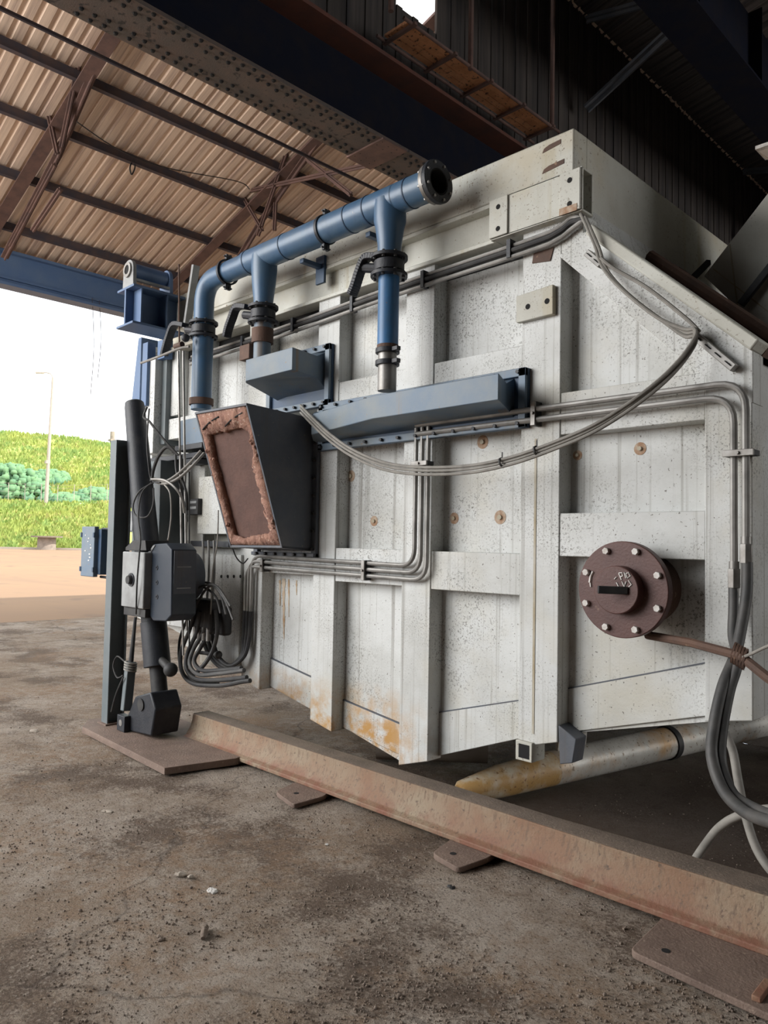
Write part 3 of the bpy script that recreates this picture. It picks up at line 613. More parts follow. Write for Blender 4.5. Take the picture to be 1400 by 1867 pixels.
# ================================================================== BLUE AIR MANIFOLD
YM = -.25; ZM = 3.49
G = thing('air_manifold', (-3.8, YM, 2.4), 'blue air pipe manifold with three legs and an open end flange', 'pipe')
xt1 = at(711, 400, Y=YM).x; xt2 = at(481, 520, Y=YM).x; xe = at(372, 560, Y=YM).x; xend = fx(797, 318, YM); R = .086
MB().tube(rnd([(xe, YM, 3.12), (xe, YM, ZM), (xt2-.18, YM, ZM)], .30, 10), .076, 24).build('elbow', 'blue', G)
MB().cyl((xt2-.2, YM, ZM), (xend-.28, YM, ZM), R, n=32).lathe([(-.29, .07), (-.29, R), (0, R), (0, .07)], (xend, YM, ZM), (1, 0, 0), 32).build('header', 'blue', G)
for x in (xt2-.16, xt2+.26, xt1-.33, xt1-.16, xt1+.17): MB().ring((x, YM, ZM), (1, 0, 0), R+.0035, R-.01, .008).build('weld_seam', 'blue_dark', G)
def clampring(x, r=R):
    m = MB(); m.ring((x, YM, ZM), (1, 0, 0), r+.009, r-.005, .022)
    for s in (1, -1):
        m.box(x-.011, x+.011, YM-.02, YM+.0, ZM+s*r, ZM+s*(r+.045)); m.box(x-.011, x+.011, YM+.006, YM+.026, ZM+s*r, ZM+s*(r+.045))
        m.cyl((x, YM-.035, ZM+s*(r+.03)), (x, YM+.04, ZM+s*(r+.03)), .006, n=8)
    return m.build('clamp_ring', 'black_iron', G)
clampring(fx(594, 410, YM)); clampring(fx(415, 490, YM))
ef = MB().ring((xend, YM, ZM), (1, 0, 0), .118, .072, .028).build('end_flange', 'black_iron', G, .003)
MB().ring((xend-.035, YM, ZM), (1, 0, 0), .108, .072, .022).build('backing_ring', 'steel', ef)
MB().lathe([(-.27, .066), (-.27, .0705), (.012, .0705), (.012, .066)], (xend, YM, ZM), (1, 0, 0), 24).cyl((xend-.275, YM, ZM), (xend-.265, YM, ZM), .07, n=24).build('bore', 'hole', ef)
for k in range(8):
    a = math.pi*(k+.5)/4; MB().bolt((xend-.055, YM+.1*math.cos(a), ZM+.1*math.sin(a)), (1, 0, 0), .008, .078).build('bolt', 'pipe', ef)
def valve(x, z, side, lab_r, hp):
    v = MB().cyl((x, YM, z-.03), (x, YM, z+.03), lab_r*.82, n=28).build('valve_body', 'black_iron', G, .003)
    for dz in (.052, -.052):
        MB().ring((x, YM, z+dz), (0, 0, 1), lab_r, .05, .018).build('valve_flange', 'black_iron', v)
        for k in range(8):
            a = math.pi*(k+.5)/4; MB().bolt((x+lab_r*.83*math.cos(a), YM+lab_r*.83*math.sin(a), z+dz-.02), (0, 0, 1), .009, .04).build('bolt', 'black', v)
    # lever: short neck then a drooping handle towards -X
    pts = spl([at(*q) if False else q for q in hp], 5)
    m = MB(); m.cyl((x-lab_r*.6, YM-.03, z), (x-lab_r-.05, YM-.05, z+.02), .03, .028, 10)
    m.build('valve_neck', 'black_iron', v)
    m = MB()
    for a, b in zip(pts[:-1], pts[1:]): m.bar(a, b+(b-a)*.15, .035, .062, (0, 1, 0))
    m.build('lever', 'black_iron', v, .004); return v
z1 = fz(715, 485, YM); z2 = fz(478, 575, YM); z3 = fz(362, 605, YM)
def HP(*q): return [at(u, v, Y=YM-.06) for u, v in q]
# leg one
MB().tube([(xt1, YM, ZM), (xt1, YM, ZM-.12), (xt1, YM, fz(710, 418, YM)), (xt1, YM, fz(710, 448, YM)), (xt1, YM, z1+.05)], [.094, .094, .084, .070, .068], 28).build('reducer', 'blue', G)
valve(xt1, z1, 0, .108, HP((690, 468), (668, 470), (657, 492), (648, 520), (641, 538)))
zc = fz(708, 660, YM); zp = fz(706, 702, YM)-.05
MB().cyl((xt1, YM, z1-.05), (xt1, YM, fz(710, 640, YM)), .061, n=28).build('down_pipe', 'blue_bright', G)
MB().cyl((xt1, YM, fz(710, 640, YM)+.035), (xt1, YM, fz(710, 640, YM)-.0), .0625, n=28).build('rusty_collar', 'rust', G)
MB().cyl((xt1, YM, fz(710, 640, YM)), (xt1, YM, zp+.015), .054, n=28).build('stub_pipe', 'steel', G)
for v in (640, 662):
    z = fz(709, v, YM); m = MB().ring((xt1, YM, z), (0, 0, 1), .070, .05, .028); m.box(xt1+.06, xt1+.105, YM-.03, YM+.0, z-.012, z+.012); m.build('pipe_clamp', 'black_iron', G, .002)
# leg two
MB().tube([(xt2, YM, ZM), (xt2, YM, ZM-.1), (xt2, YM, fz(481, 520, YM)), (xt2, YM, fz(481, 545, YM)), (xt2, YM, z2+.05)], [.09, .09, .082, .070, .068], 28).build('reducer', 'blue', G)
valve(xt2, z2, 0, .105, HP((452, 560), (432, 560), (423, 580), (416, 600), (413, 615)))
MB().cyl((xt2, YM, z2-.05), (xt2, YM, 2.74), .060, n=28).build('down_pipe', 'blue_box', G)
MB().cyl((xt2, YM, z2-.10), (xt2, YM, z2-.20), .075, n=28).build('rusty_collar', 'rust', G)
MB().box(xt2-.19, xt2-.07, YM-.06, YM+.04, fz(480, 660, YM)+.03, fz(480, 630, YM)+.02).build('side_bracket', 'rust', G, .004)
# leg three
valve(xe, z3, 0, .11, HP((338, 593), (318, 592), (308, 615), (302, 635), (299, 648)))
MB().cyl((xe, YM, z3-.05), (xe, YM, 2.50), .078, n=28).build('down_pipe', 'blue', G)
MB().ring((xe, YM, 2.56), (0, 0, 1), .092, .06, .05).build('rusty_collar', 'rust', G)
# support brackets back to the wall
for x in (xt1-.24, xt2+.35): MB().box(x-.02, x+.02, YM+.05, .0, ZM-.12, ZM-.09).box(x-.045, x+.045, -.04, -.02, ZM-.22, ZM-.03).build('wall_bracket', 'blue_dark', G, .003)
a_, b_ = at(350, 745, Y=-.12), at(370, 815, Y=-.12)
bx = thing('valve_box', (a_.x, -.12, b_.z), 'small blue box with black foot under the left blue pipe leg', 'box')
MB().box(fx(332, 780, -.12), fx(362, 780, -.12)+.12, -.14, -.03, fz(345, 812, -.12), fz(345, 765, -.12)).build('housing', 'blue_box', bx, .006)
MB().box(fx(332, 780, -.12)-.02, fx(362, 780, -.12)+.14, -.17, -.02, fz(345, 822, -.12), fz(345, 812, -.12)).build('foot_flange', 'black_iron', bx, .004)

# ================================================================== CHUTE
W = [at(575, 765, Y=0), at(575, 1005, Y=0)]
xr = -3.965; xl = -4.58
o_tr, o_tl, o_br, o_bl = V((xr, -.58, 2.375)), V((xl, -.58, 2.385)), V((xr+.01, -.28, 1.465)), V((xl+.02, -.28, 1.46))
w_tr, w_tl, w_br, w_bl = V((xr, 0, 2.345)), V((xl, 0, 2.345)), V((xr, 0, 1.445)), V((xl, 0, 1.445))
CHT = thing('lined_chute', (-4.27, -.3, 1.44), 'dark steel chute box with crumbling pink lining, open at its sloping front', 'chute')
def plate(q, n, t): n = V(n).normalized()*t; return MB().loft(q, [p+n for p in q])
plate([o_tr, w_tr, w_br, o_br], (-1, 0, 0), .014).build('side_plate', 'shell', CHT)
plate([o_tl, w_tl, w_bl, o_bl], (1, 0, 0), .014).build('side_plate', 'shell', CHT)
plate([o_tl, o_tr, w_tr, w_tl], (0, 0, -1), .014).build('top_plate', 'shell', CHT)
plate([o_bl, o_br, w_br, w_bl], (0, 0, 1), .014).build('bottom_plate', 'shell', CHT)
def face(s, t, dy=0.0):   # point on the open face: s across, t down
    a = o_tl.lerp(o_tr, s); b = o_bl.lerp(o_br, s); return a.lerp(b, t)+V((0, dy, 0))
# lining: jagged inner outline
random.seed(3)
outer = [(.02, .015), (.98, .015), (.98, .985), (.02, .985)]
inner = []
def edge(s0, t0, s1, t1, n, j):
    for k in range(n): f = k/n; inner.append((s0+(s1-s0)*f+random.uniform(-j, j), t0+(t1-t0)*f+random.uniform(-j, j)*.6))
edge(.15, .165, .87, .15, 7, .014); edge(.90, .20, .91, .38, 3, .012); edge(.80, .44, .83, .84, 8, .02); edge(.82, .90, .22, .935, 7, .012); edge(.11, .90, .11, .22, 9, .012)
def ring_mesh(inn, dy0, dy1):
    n = len(inn); m = MB(); out = []
    # matching outer points by angle
    for s, t in inn:
        dx, dy = s-.5, t-.5; k = .482/max(abs(dx), abs(dy)); out.append((.5+dx*k, .5+dy*k))
    A = [face(s, t, dy0) for s, t in out]; B = [face(s, t, dy0+random.uniform(-.006, .012)) for s, t in inn]
    A2 = [face(s, t, dy1) for s, t in out]; B2 = [face(s, t, dy1) for s, t in inn]
    # middle rough loop
    Mi = [face((a[0]+b[0])/2, (a[1]+b[1])/2, dy0+random.uniform(-.022, .006)) for a, b in zip(out, inn)]
    m.add(A+Mi+B+B2+A2, [(L_*n+i, L_*n+(i+1) % n, ((L_+1) % 5)*n+(i+1) % n, ((L_+1) % 5)*n+i) for L_ in range(5) for i in range(n)])
    return m
def dens(p, k=4):
    o = []
    for a, b in zip(p, p[1:]+p[:1]):
        for j in range(k): o.append((a[0]+(b[0]-a[0])*j/k+random.uniform(-.006, .006), a[1]+(b[1]-a[1])*j/k+random.uniform(-.005, .005)))
    return o
ring_mesh(dens(inner), .004, .05).build('lining', 'refr', CHT, sharp=180)
inn2 = [(.05, .06), (.95, .06), (.95, .96), (.05, .96)]
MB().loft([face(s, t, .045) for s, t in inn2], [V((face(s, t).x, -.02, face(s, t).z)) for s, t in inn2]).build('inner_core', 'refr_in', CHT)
for k in range(12):
    s = random.choice([random.uniform(.04, .14), random.uniform(.88, .96)]); p = face(s, random.uniform(.1, .9), -.002); MB().ball(p, random.uniform(.008, .018), 7, 5, .3).build('lining_lump', 'refr', CHT)
for s in (.3, .75): MB().tube(spl([face(s-.22, .13, -.004), face(s-.05, .09, -.006), face(s+.15, .06, -.004)]), .006, 6).build('crack', 'hole', CHT)
# side lining ledge in the opening
fg = MB()
fg.box(xr+.0, xr+.05, -.03, -.005, 1.40, 2.38).box(xl-.05, xl, -.03, -.005, 1.40, 2.38).box(xl-.05, xr+.05, -.05, -.005, 1.405, 1.43)
fo = fg.build('wall_flange', 'shell', CHT, .003)
for k in range(8): MB().bolt((xr+.026, -.03, 1.46+k*.12), (0, -1, 0), .012, .018).build('bolt', 'black', fo)
for k in range(6): MB().bolt((xl+.03+k*.11, -.05, 1.418), (0, -1, 0), .011, .02).build('bolt', 'black', fo)

# ================================================================== COVER FLANGE
yc = -.14; cc = at(1133, 1075, Y=yc)
CV = thing('port_cover', cc, 'round red-brown bolted cover disc with chalk scribbles on the furnace side', 'cover')
MB().cyl(cc+V((0, .06, 0)), cc+V((0, YP-yc, 0)), .165, n=40).build('neck', 'rust', CV)
MB().cyl(cc, cc+V((0, .045, 0)), .217, n=64).build('disc', 'rustcover', CV, .004)
MB().cyl(cc+V((-.0, .048, 0)), cc+V((0, .07, 0)), .205, n=64).build('back_disc', 'rust', CV, .004)
cap = MB().cyl(cc+V((0, -.055, 0)), cc+V((0, .01, 0)), .107, n=48).build('cap', 'rustcover', CV, .004)
h0 = at(1090, 1075, Y=yc-.14); h1 = at(1132, 1072, Y=yc-.056)
MB().bar(h0, h1+V((.03, .0, -.01)), .022, .034).build('handle', 'black', CV, .003)
for k in range(8):
    a = math.pi*(k+.5)/4; p = cc+V((.186*math.cos(a), 0, .186*math.sin(a)))
    MB().bolt(p, (0, -1, 0), .0165, .02).build('bolt', 'bolt', CV, .002)
def chalk(pts, y, r=.003, par=CV): MB().tube([at(u, v, Y=y) for u, v in pts], r, 5).build('chalk_mark', 'chalk', par)
yk = yc-.057
for s in ([(1128, 1045), (1133, 1057)], [(1128, 1045), (1134, 1044), (1135, 1050), (1131, 1052)], [(1138, 1043), (1141, 1054)], [(1141, 1046), (1146, 1044), (1149, 1050), (1144, 1054), (1141, 1046)],
          [(1124, 1062), (1130, 1074)], [(1134, 1060), (1138, 1070), (1142, 1060)], [(1146, 1058), (1151, 1066), (1146, 1070)], [(1120, 1056), (1124, 1052)]): chalk(s, yk)
chalk([(1081, 1042), (1077, 1050), (1075, 1062)], yc-.003, .006); chalk([(1076, 1062), (1077, 1070)], yc-.003, .004)

# ================================================================== CONDUITS AND CABLES
def line(name, lab, cat, pts, r, mat, grp=None, n=10): return tag(MB().tube(pts, r, n).build(name, mat), lab, cat, grp)
# three grey pipes down, left, and down again
for k in range(3):
    x = fx(755+k*11, 850, -.05); y = -.035-.0*k; dz = (2-k)*.032; zc_ = 1.335+dz-.03*0
    xl_ = -4.62-.035*(k); 
    pts = rnd([(x, y, 2.19), (x, y, 1.335-.04*k+.04), (xl_+.04*0, y-.01, 1.36-.04*k+.04), (xl_, y-.01, .98)], .11)
    lab = ['leftmost', 'middle', 'rightmost'][k]
    line('pipe_conduit', lab+' of the three grey bent pipes dropping below the long air duct box', 'pipe', pts, .0135, 'pipe', 'three bent pipes on the furnace side')
    hp = [(xl_, y-.01, .99), (xl_-.005, y-.015, .8), (xl_-.03+.02*k, y-.04, .66), (xl_-.14, y-.09, .585-.015*k), (xl_-.30-.03*k, y-.10, .66), (xl_-.36-.03*k, y-.11, .85), (xl_-.33, -.13, 1.0)]
    line('rubber_hose', ['inner', 'middle', 'outer'][k]+' black hose looping from the bent pipes to the hose bundle', 'hose', spl(hp), .016, 'black', 'hoses looping from the bent pipes')
def clampbar(p, lab, vert=False, n=3, sp=.03):
    g = thing('pipe_clamp', p, lab, 'clamp'); p = V(p); L_ = .035*n/2+.01
    if vert: MB().box(p.x-.014, p.x+.014, p.y-.022, p.y-.01, p.z-L_, p.z+L_).build('cap_plate', 'steel', g, .002); MB().box(p.x-.012, p.x+.012, p.y-.012, -.0, p.z-L_, p.z+L_).build('block', 'black', g, .002); MB().bolt((p.x, p.y-.022, p.z), (0, -1, 0), .008, .01).build('bolt', 'steel', g)
    else: MB().box(p.x-L_, p.x+L_, p.y-.022, p.y-.01, p.z-.014, p.z+.014).build('cap_plate', 'steel', g, .002); MB().box(p.x-L_, p.x+L_, p.y-.012, -.0, p.z-.012, p.z+.012).build('block', 'black', g, .002); MB().bolt((p.x, p.y-.022, p.z), (0, -1, 0), .008, .01).build('bolt', 'steel', g)
clampbar((fx(664, 1040, -.05), -.045, 1.335), 'small pipe clamp on the horizontal run of three grey pipes', True)
clampbar((fx(766, 845, -.05), -.045, fz(766, 845, -.05)), 'small pipe clamp on the vertical run of three grey pipes')
clampbar((fx(974, 754, -.05), -.045, fz(974, 754, -.05)), 'pipe clamp beside the right end of the long air duct box', True)
clampbar((fx(1347, 826, -.06), -.055, fz(1347, 826, -.06)), 'pipe clamp on the two bent pipes near the right furnace edge')
clampbar((fx(480, 1030, -.05), -.05, 1.33), 'pipe clamp under the brick-lined chute', True, 2)
# two right-hand pipes
zA = (fz(985, 744, -.05)+fz(1290, 704, -.05))/2; zB = (fz(985, 760, -.05)+fz(1280, 732, -.05))/2
xA = fx(1359, 900, -.05); xB = fx(1337, 900, -.05)
line('pipe_conduit', 'upper grey pipe bending down at the right edge of the furnace', 'pipe', rnd([(-3.0, -.045, zA), (xA, -.045, zA), (xA, -.045, fz(1363, 1010, -.05))], .12), .0155, 'pipe')
line('pipe_conduit', 'lower grey pipe bending down at the right edge of the furnace', 'pipe', rnd([(-3.0, -.045, zB), (xB, -.045, zB), (xB, -.045, fz(1337, 1070, -.05))], .12), .0155, 'pipe')
for (u, v, x, lab) in ((1362, 1005, xA, 'silver coupling on the outer bent pipe at right'), (1337, 1050, xB, 'silver coupling on the inner bent pipe at right')):
    z = fz(u, v, -.05); g = thing('pipe_coupling', (x, -.045, z), lab, 'coupling')
    MB().cyl((x, -.045, z-.05), (x, -.045, z+.03), .026, n=6).build('nut', 'steel', g, .002); MB().cyl((x, -.045, z+.03), (x, -.045, z+.06), .020, n=12).build('collar', 'steel', g)
    MB().cyl((x, -.045, z-.09), (x, -.045, z-.05), .020, n=12).build('ferrule', 'pipe', g)
# big rubber hoses at right
def hose(lab, q, r, mat='hose', grp=None, name='rubber_hose'): return line(name, lab, 'hose', spl([at(u, v, Y=y) for u, v, y in q]), r, mat, grp, 14)
hose('thick dark hose hanging from the outer bent pipe, outermost of the loop', [(1362, 1025, -.045), (1361, 1080, -.06), (1352, 1140, -.10), (1340, 1195, -.16), (1318, 1250, -.25), (1302, 1320, -.32), (1298, 1380, -.36), (1318, 1440, -.42), (1355, 1478, -.5), (1400, 1497, -.6), (1460, 1505, -.7)], .022)
hose('thick dark hose hanging from the inner bent pipe, inside the loop', [(1337, 1066, -.045), (1337, 1110, -.06), (1336, 1160, -.10), (1345, 1205, -.18), (1330, 1260, -.24), (1317, 1330, -.3), (1315, 1390, -.34), (1335, 1445, -.4), (1372, 1472, -.46), (1420, 1490, -.6), (1470, 1495, -.7)], .020)
hose('pale grey hose dropping steeply behind the dark hoses to the ground', [(1322, 1335, -.12), (1336, 1370, -.13), (1345, 1420, -.15), (1355, 1470, -.16), (1372, 1530, -.18), (1392, 1570, -.2), (1425, 1610, -.22)], .017, 'cable')
hose('pale grey hose arching up from behind the rusty rail', [(1262, 1575, -.03), (1282, 1545, -.06), (1310, 1510, -.10), (1345, 1488, -.14), (1400, 1475, -.2), (1470, 1480, -.3)], .017, 'cable')
# brown cable trunk and tie wires
line('support_arm', 'rusty brown arm sticking out under the round cover to the hose bundle', 'arm', [at(1180, 1158, Y=-.02), at(1260, 1172, Y=-.12), at(1350, 1196, Y=-.28), at(1400, 1236, Y=-.36), at(1450, 1270, Y=-.4)], .019, 'rust', None, 8)
tw = MB()
for k in range(5): c = at(1338+k*5, 1190+k*3, Y=-.24-.01*k); tw.ring(c, (1, .2, -.2), .042, .034, .008, 16)
tag(tw.build('tie_wire', 'rust'), 'rusty wire lashing around the hose bundle at right', 'wire')
line('tie_wire', 'grey wire pulled from the hose lashing off to the right', 'wire', spl([at(1345, 1202, Y=-.28), at(1370, 1192, Y=-.34), at(1400, 1178, Y=-.42), at(1440, 1165, Y=-.5)]), .006, 'cable')
# top conduit run along under the beams
za_, zb_ = fz(1035, 415, -.05), fz(500, 603, -.05)
for k, (dz, y, r, mt, lab) in enumerate([(.03, -.02, .012, 'pipe', 'upper thin pipe of the run under the top beams'), (0, -.03, .015, 'black', 'dark middle pipe of the run under the top beams'), (-.035, -.03, .013, 'pipe', 'lower thin pipe of the run under the top beams')]):
    pts = [(-5.6, y, zb_+dz-.02), (-4.4, y, zb_+dz-.01), (-3.2, y, (za_+zb_)/2+dz), (-2.25, y, za_+dz-.015), (-2.06, y, za_+dz), (-1.98, y, za_+dz+.03), (-1.90, y-.01, za_+.02)]
    line('top_conduit', lab, 'pipe', spl(pts), r, mt)
for k in range(5):
    x = -2.35-.62*k; z = za_+(zb_-za_)*(k*.62+.3)/2.4; tag(MB().box(x-.012, x+.012, -.05, -.0, z-.05, z+.05).build('conduit_saddle', 'black_iron'), ['black saddle on the pipe run nearest the two-hole bracket plate', 'black saddle on the pipe run right of the tallest blue pipe leg', 'black saddle on the pipe run left of the tallest blue pipe leg', 'black saddle on the pipe run beside the middle blue pipe leg', 'black saddle on the pipe run between the middle and left blue legs'][k], 'clamp', 'conduit saddles')
# cables over the corner, down the diagonal and hanging across
for k, (dx, lab, mt) in enumerate([(0, 'middle of three dusty cables hanging in a long curve across the furnace', 'cable'), (7, 'lowest of three dusty cables hanging in a long curve across the furnace', 'cable'), (-6, 'uppermost of three dusty cables hanging in a long curve across the furnace', 'cable')]):
    q = [(1062, 392, -.075), (1075, 420, -.075), (1088, 450, -.06), (1099, 484, -.05), (1122, 515, -.055), (1158, 548, -.055), (1205, 583, -.055), (1248, 606, -.06), (1266, 606, -.075), (1266, 622, -.10),
         (1240, 660, -.16), (1200, 700, -.22), (1145, 742, -.27), (1080, 782, -.30), (1010, 812, -.31), (940, 837, -.31), (870, 853, -.30), (800, 858, -.28), (740, 856, -.27), (690, 846, -.26), (640, 824, -.25), (600, 796, -.22), (570, 768, -.16), (548, 745, -.10)]
    hh = [at(u+(dx*.6 if v < 600 else 0), v+(dx if v > 600 else dx*.4), Y=y-.004*k) for u, v, y in q]
    line('hanging_cable', lab, 'cable', spl(hh, 6), .0085, mt, None, 8)
for u, v in ((915, 843), (978, 822)):
    c = at(u, v, Y=-.31); tag(MB().ring(c, (1, 0, .25), .025, .018, .008, 14).box(c.x-.003, c.x+.003, c.y, c.y+.003, c.z, c.z+.05).build('cable_tie', 'black'), 'black cable tie on the hanging cables, '+('left one' if u < 950 else 'right one'), 'cable tie')
q = [(1095, 470, -.05), (1120, 490, -.05), (1180, 525, -.05), (1250, 580, -.05), (1275, 605, -.05)]
line('corner_cable', 'pale straight cable lying on the chamfer rim above the cable bundle', 'cable', spl([at(*a[:2], Y=a[2]-.02) for a in q]), .009, 'cable', None, 8)

# ================================================================== LEFT END: COLUMN, CYLINDER, LIFTING BEAM
K = thing('steel_column', (-5.76, -.55, .05), 'tall grey-green H-section steel column standing free at the left end', 'column')
cx0 = -5.815; cy0, cy1 = -.60, -.46; zt_ = 2.29
c = MB(); c.box(cx0, cx0+.105, cy0, cy0+.012, .05, zt_).box(cx0, cx0+.105, cy1-.012, cy1, .05, zt_).box(cx0+.045, cx0+.057, cy0+.01, cy1-.01, .05, zt_)
c.build('shaft', 'colsteel', K, .003)
MB().box(cx0-.02, cx0+.125, cy0-.02, cy1+.02, .05, .062).build('foot_plate', 'plate', K)
MB().box(cx0+.09, cx0+.107, cy0+.01, cy1-.01, zt_-.02, zt_).build('cap_plate', 'colsteel', K)
# control box bracketed off the column
bz0, bz1 = fz(147, 1050, -.60), fz(147, 960, -.60); bx0, bx1 = fx(148, 1000, -.60), fx(176, 1000, -.60)
CB = thing('control_box', (bx0, -.6, bz0), 'narrow blue control box with white specks, bracketed beside the steel column', 'box')
MB().box(bx0, bx1-.05, -.60, -.56, bz0, bz1).build('front_panel', 'blue_box', CB, .006)
MB().box(bx0+.02, bx1, -.565, -.46, bz0+.02, bz1-.02).build('case', 'blue_dark', CB, .006)
for z in (bz0+.0, bz1-.02): MB().tube([(bx1-.08, -.52, z), (cx0+.01, -.52, z)], .011, 8).build('bracket_arm', 'black_iron', CB)
for z in (bz0+.06, bz1-.07):
    for x in (bx0+.0, bx1-.055): MB().box(x-.012, x+.012, -.606, -.598, z-.02, z+.02).build('latch', 'blue_dark', CB)
random.seed(5)
for k in range(9): 
    x = random.uniform(bx0+.07, bx1-.11); z = bz0+.13+k*.026; MB().box(x, x+random.uniform(.01, .03), -.602, -.599, z, z+.009).build('paint_fleck', 'chalk', CB)
# floor plate
GP = MB(); a, b, c2, d = [at(u, v, Z=.05) for u, v in [(150, 1325), (300, 1400), (410, 1385), (330, 1335)]]
GP.prismZ([(a.x, a.y), (b.x, b.y), (-4.30, -.36), (-4.35, -.06), (-5.9, -.06), (-6.0, -.62)], .004, .05)
gp = tag(GP.build('base_plate', 'plate', None, .003), 'large rusty floor plate under the column and hydraulic cylinder', 'plate')
# hydraulic cylinder
YC = -.44; top_ = at(245, 735, Y=YC); bot = at(287, 1215, Y=YC); HC = thing('hydraulic_cylinder', (bot.x, YC, .05), 'long dark hydraulic cylinder leaning up from its floor clevis at the left end', 'hydraulic cylinder')
P_ = lambda t: top_.lerp(bot, t)
MB().tube([P_(0), P_(.02), P_(.28), P_(.50), P_(.86)], [.074, .080, .088, .095, .090], 28).build('barrel', 'black_iron', HC)
MB().tube([P_(-.004), P_(.004)], [.066, .066], 24).build('top_cap', 'colsteel', HC)
MB().cyl(P_(.84), P_(1.0), .098, .10, 28).build('rod_gland', 'black_iron', HC, .004)
MB().cyl(P_(1.0), P_(1.14), .06, .06, 20).build('rod', 'black', HC)
e = at(311, 1221, Y=YC-.02); MB().ball(e, .052, 16, 10).build('pin_knob', 'black', HC); MB().cyl(P_(.96), e, .03, .03, 12).build('pin', 'black', HC)
lug = [(fx(u, 1300, YC), max(.05, fz(u, v, YC))) for u, v in [(262, 1338), (259, 1300), (272, 1266), (300, 1258), (310, 1290), (304, 1338)]]
MB().prismY([(x, z if z > .07 else .052) for x, z in lug], YC-.12, YC+.10).build('clevis_block', 'black_iron', HC, .012)
MB().cyl((bot.x+.0, YC-.13, .28), (bot.x+.0, YC+.12, .28), .045, n=18).build('clevis_pin', 'black', HC)
# small turnbuckle strut next to it
a, b = at(247, 1125, Y=-.5), at(226, 1335, Y=-.58); b.z = .055
TS = thing('tie_strut', b, 'thin dark tie strut with rope wrapped round it, between column and cylinder', 'strut')
m1, m2 = a.lerp(b, .40), a.lerp(b, .83)
MB().cyl(a, m1, .012, .02, 10).build('rod', 'black', TS); MB().bar(m1, m2, .055, .07, (0, 1, 0)).build('body', 'colsteel', TS, .006)
f_ = MB().box(b.x-.06, b.x+.06, b.y-.03, b.y+.03, .052, .17); f_.build('foot', 'black_iron', TS, .004)
MB().cyl((b.x, b.y-.032, .115), (b.x, b.y-.028, .115), .025, n=14).build('hole', 'steel', TS)
for k in range(4): MB().ring(m1.lerp(m2, .02+k*.05), (.1, .2, 1), .05, .038, .012, 14).build('rope_wrap', 'cable', TS)
MB().tube(spl([m1+V((-.02, -.04, 0)), m1+V((-.13, -.05, .03)), m1+V((-.19, -.05, -.05)), m1+V((-.12, -.05, -.13)), m1+V((-.02, -.05, -.10))]), .006, 6).build('rope_loop', 'black', TS)
MB().tube(spl([m1.lerp(m2, .3)+V((0, -.05, 0)), m1.lerp(m2, .7)+V((-.09, -.05, 0)), m2+V((-.16, -.04, -.03))]), .007, 6).build('rope_tail', 'black', TS)
# drive unit / manifold block
DU = thing('drive_unit', at(265, 1120, Y=-.5), 'grey and black octagonal drive unit clamped round the cylinder', 'machine unit')
y0, y1 = -.66, -.45
MB().box(fx(222, 1050, y0), fx(262, 1050, y0), y0, y1, fz(240, 1108, y0), fz(240, 1006, y0)).build('grey_housing', 'grey_box', DU, .008)
MB().box(fx(224, 1050, y0)-.01, fx(262, 1050, y0), y0+.02, y1, fz(240, 1124, y0), fz(240, 1109, y0)).build('lower_cover', 'black', DU, .004)
MB().prismY([(fx(u, v, y0), fz(u, v, y0)) for u, v in [(224, 1004), (224, 998), (238, 985), (260, 985), (262, 1004)]], y0+.02, y1).build('upper_cover', 'black', DU, .004)
q = at(239, 1057, Y=y0-.002); MB().cyl(q, q+V((0, -.03, 0)), .035, .03, 20).build('dial', 'black', DU); MB().ring(q, (0, 1, 0), .05, .036, .01, 20).build('dial_ring', 'black_iron', DU)
oc = [(266, 1010), (280, 992), (303, 990), (313, 1002), (312, 1122), (302, 1133), (279, 1132), (265, 1112)]
y2 = -.60
MB().prismY([(fx(u, v, y2), fz(u, v, y2)) for u, v in oc], y2, y2+.20).build('octagonal_case', 'navy', DU, .008)
MB().prismY([(fx(u, v, y2), fz(u, v, y2)) for u, v in [(268, 1011), (281, 994), (284, 994), (272, 1013), (270, 1110), (267, 1108)]], y2-.006, y2+.0).build('bright_edge', 'grey_box', DU)
XS = fx(312.5, 1060, y2)
MB().box(XS, XS+.004, y2+.015, y2+.19, fz(312, 1122, y2)+.01, fz(312, 1004, y2)).build('side_label_plate', 'shell', DU)
for z in (1.16, 1.31): MB().box(XS+.0035, XS+.006, y2+.04, y2+.15, z, z+.007).build('print_line', 'grey_box', DU)
for k, v in enumerate((1035, 1062, 1088)):
    q = at(286, v, Y=y2-.001); MB().ring(q, (0, 1, 0), .017, .008, .006, 14).build('gauge', 'black_iron', DU)
q = at(330, 1050, Y=-.38); MB().cyl(q, q+V((0, .10, 0)), .18, n=40).build('round_cover', 'shell', DU, .006)
# junction boxes behind the column
for (u0, v0, u1, v1, y, mt, lab) in [(226, 882, 243, 925, -.30, 'white', 'small white junction box behind the steel column'), (231, 932, 243, 970, -.28, 'grey_box', 'small grey cover below the white junction box'),
                                 ]:
    g = thing('junction_box', at(u0, v1, Y=y), lab, 'box'); MB().box(fx(u0, v0, y), fx(u1, v1, y), y, y+.3, fz(u0, v1, y), fz(u0, v0, y)).build('case', mt, g, .006)
    MB().box(fx(u0, v0, y)+.01, fx(u1, v1, y)-.01, y-.006, y, fz(u0, v1, y)+.01, fz(u0, v0, y)-.01).build('lid', mt, g, .003)
g = thing('shelf_bracket', at(300, 840, Y=-.12), 'dark shelf bracket sticking out above the cable knot', 'bracket')
MB().box(fx(272, 838, -.12), fx(365, 832, -.12), -.14, 0, fz(300, 842, -.12), fz(300, 833, -.12)).build('shelf', 'black_iron', g, .003)
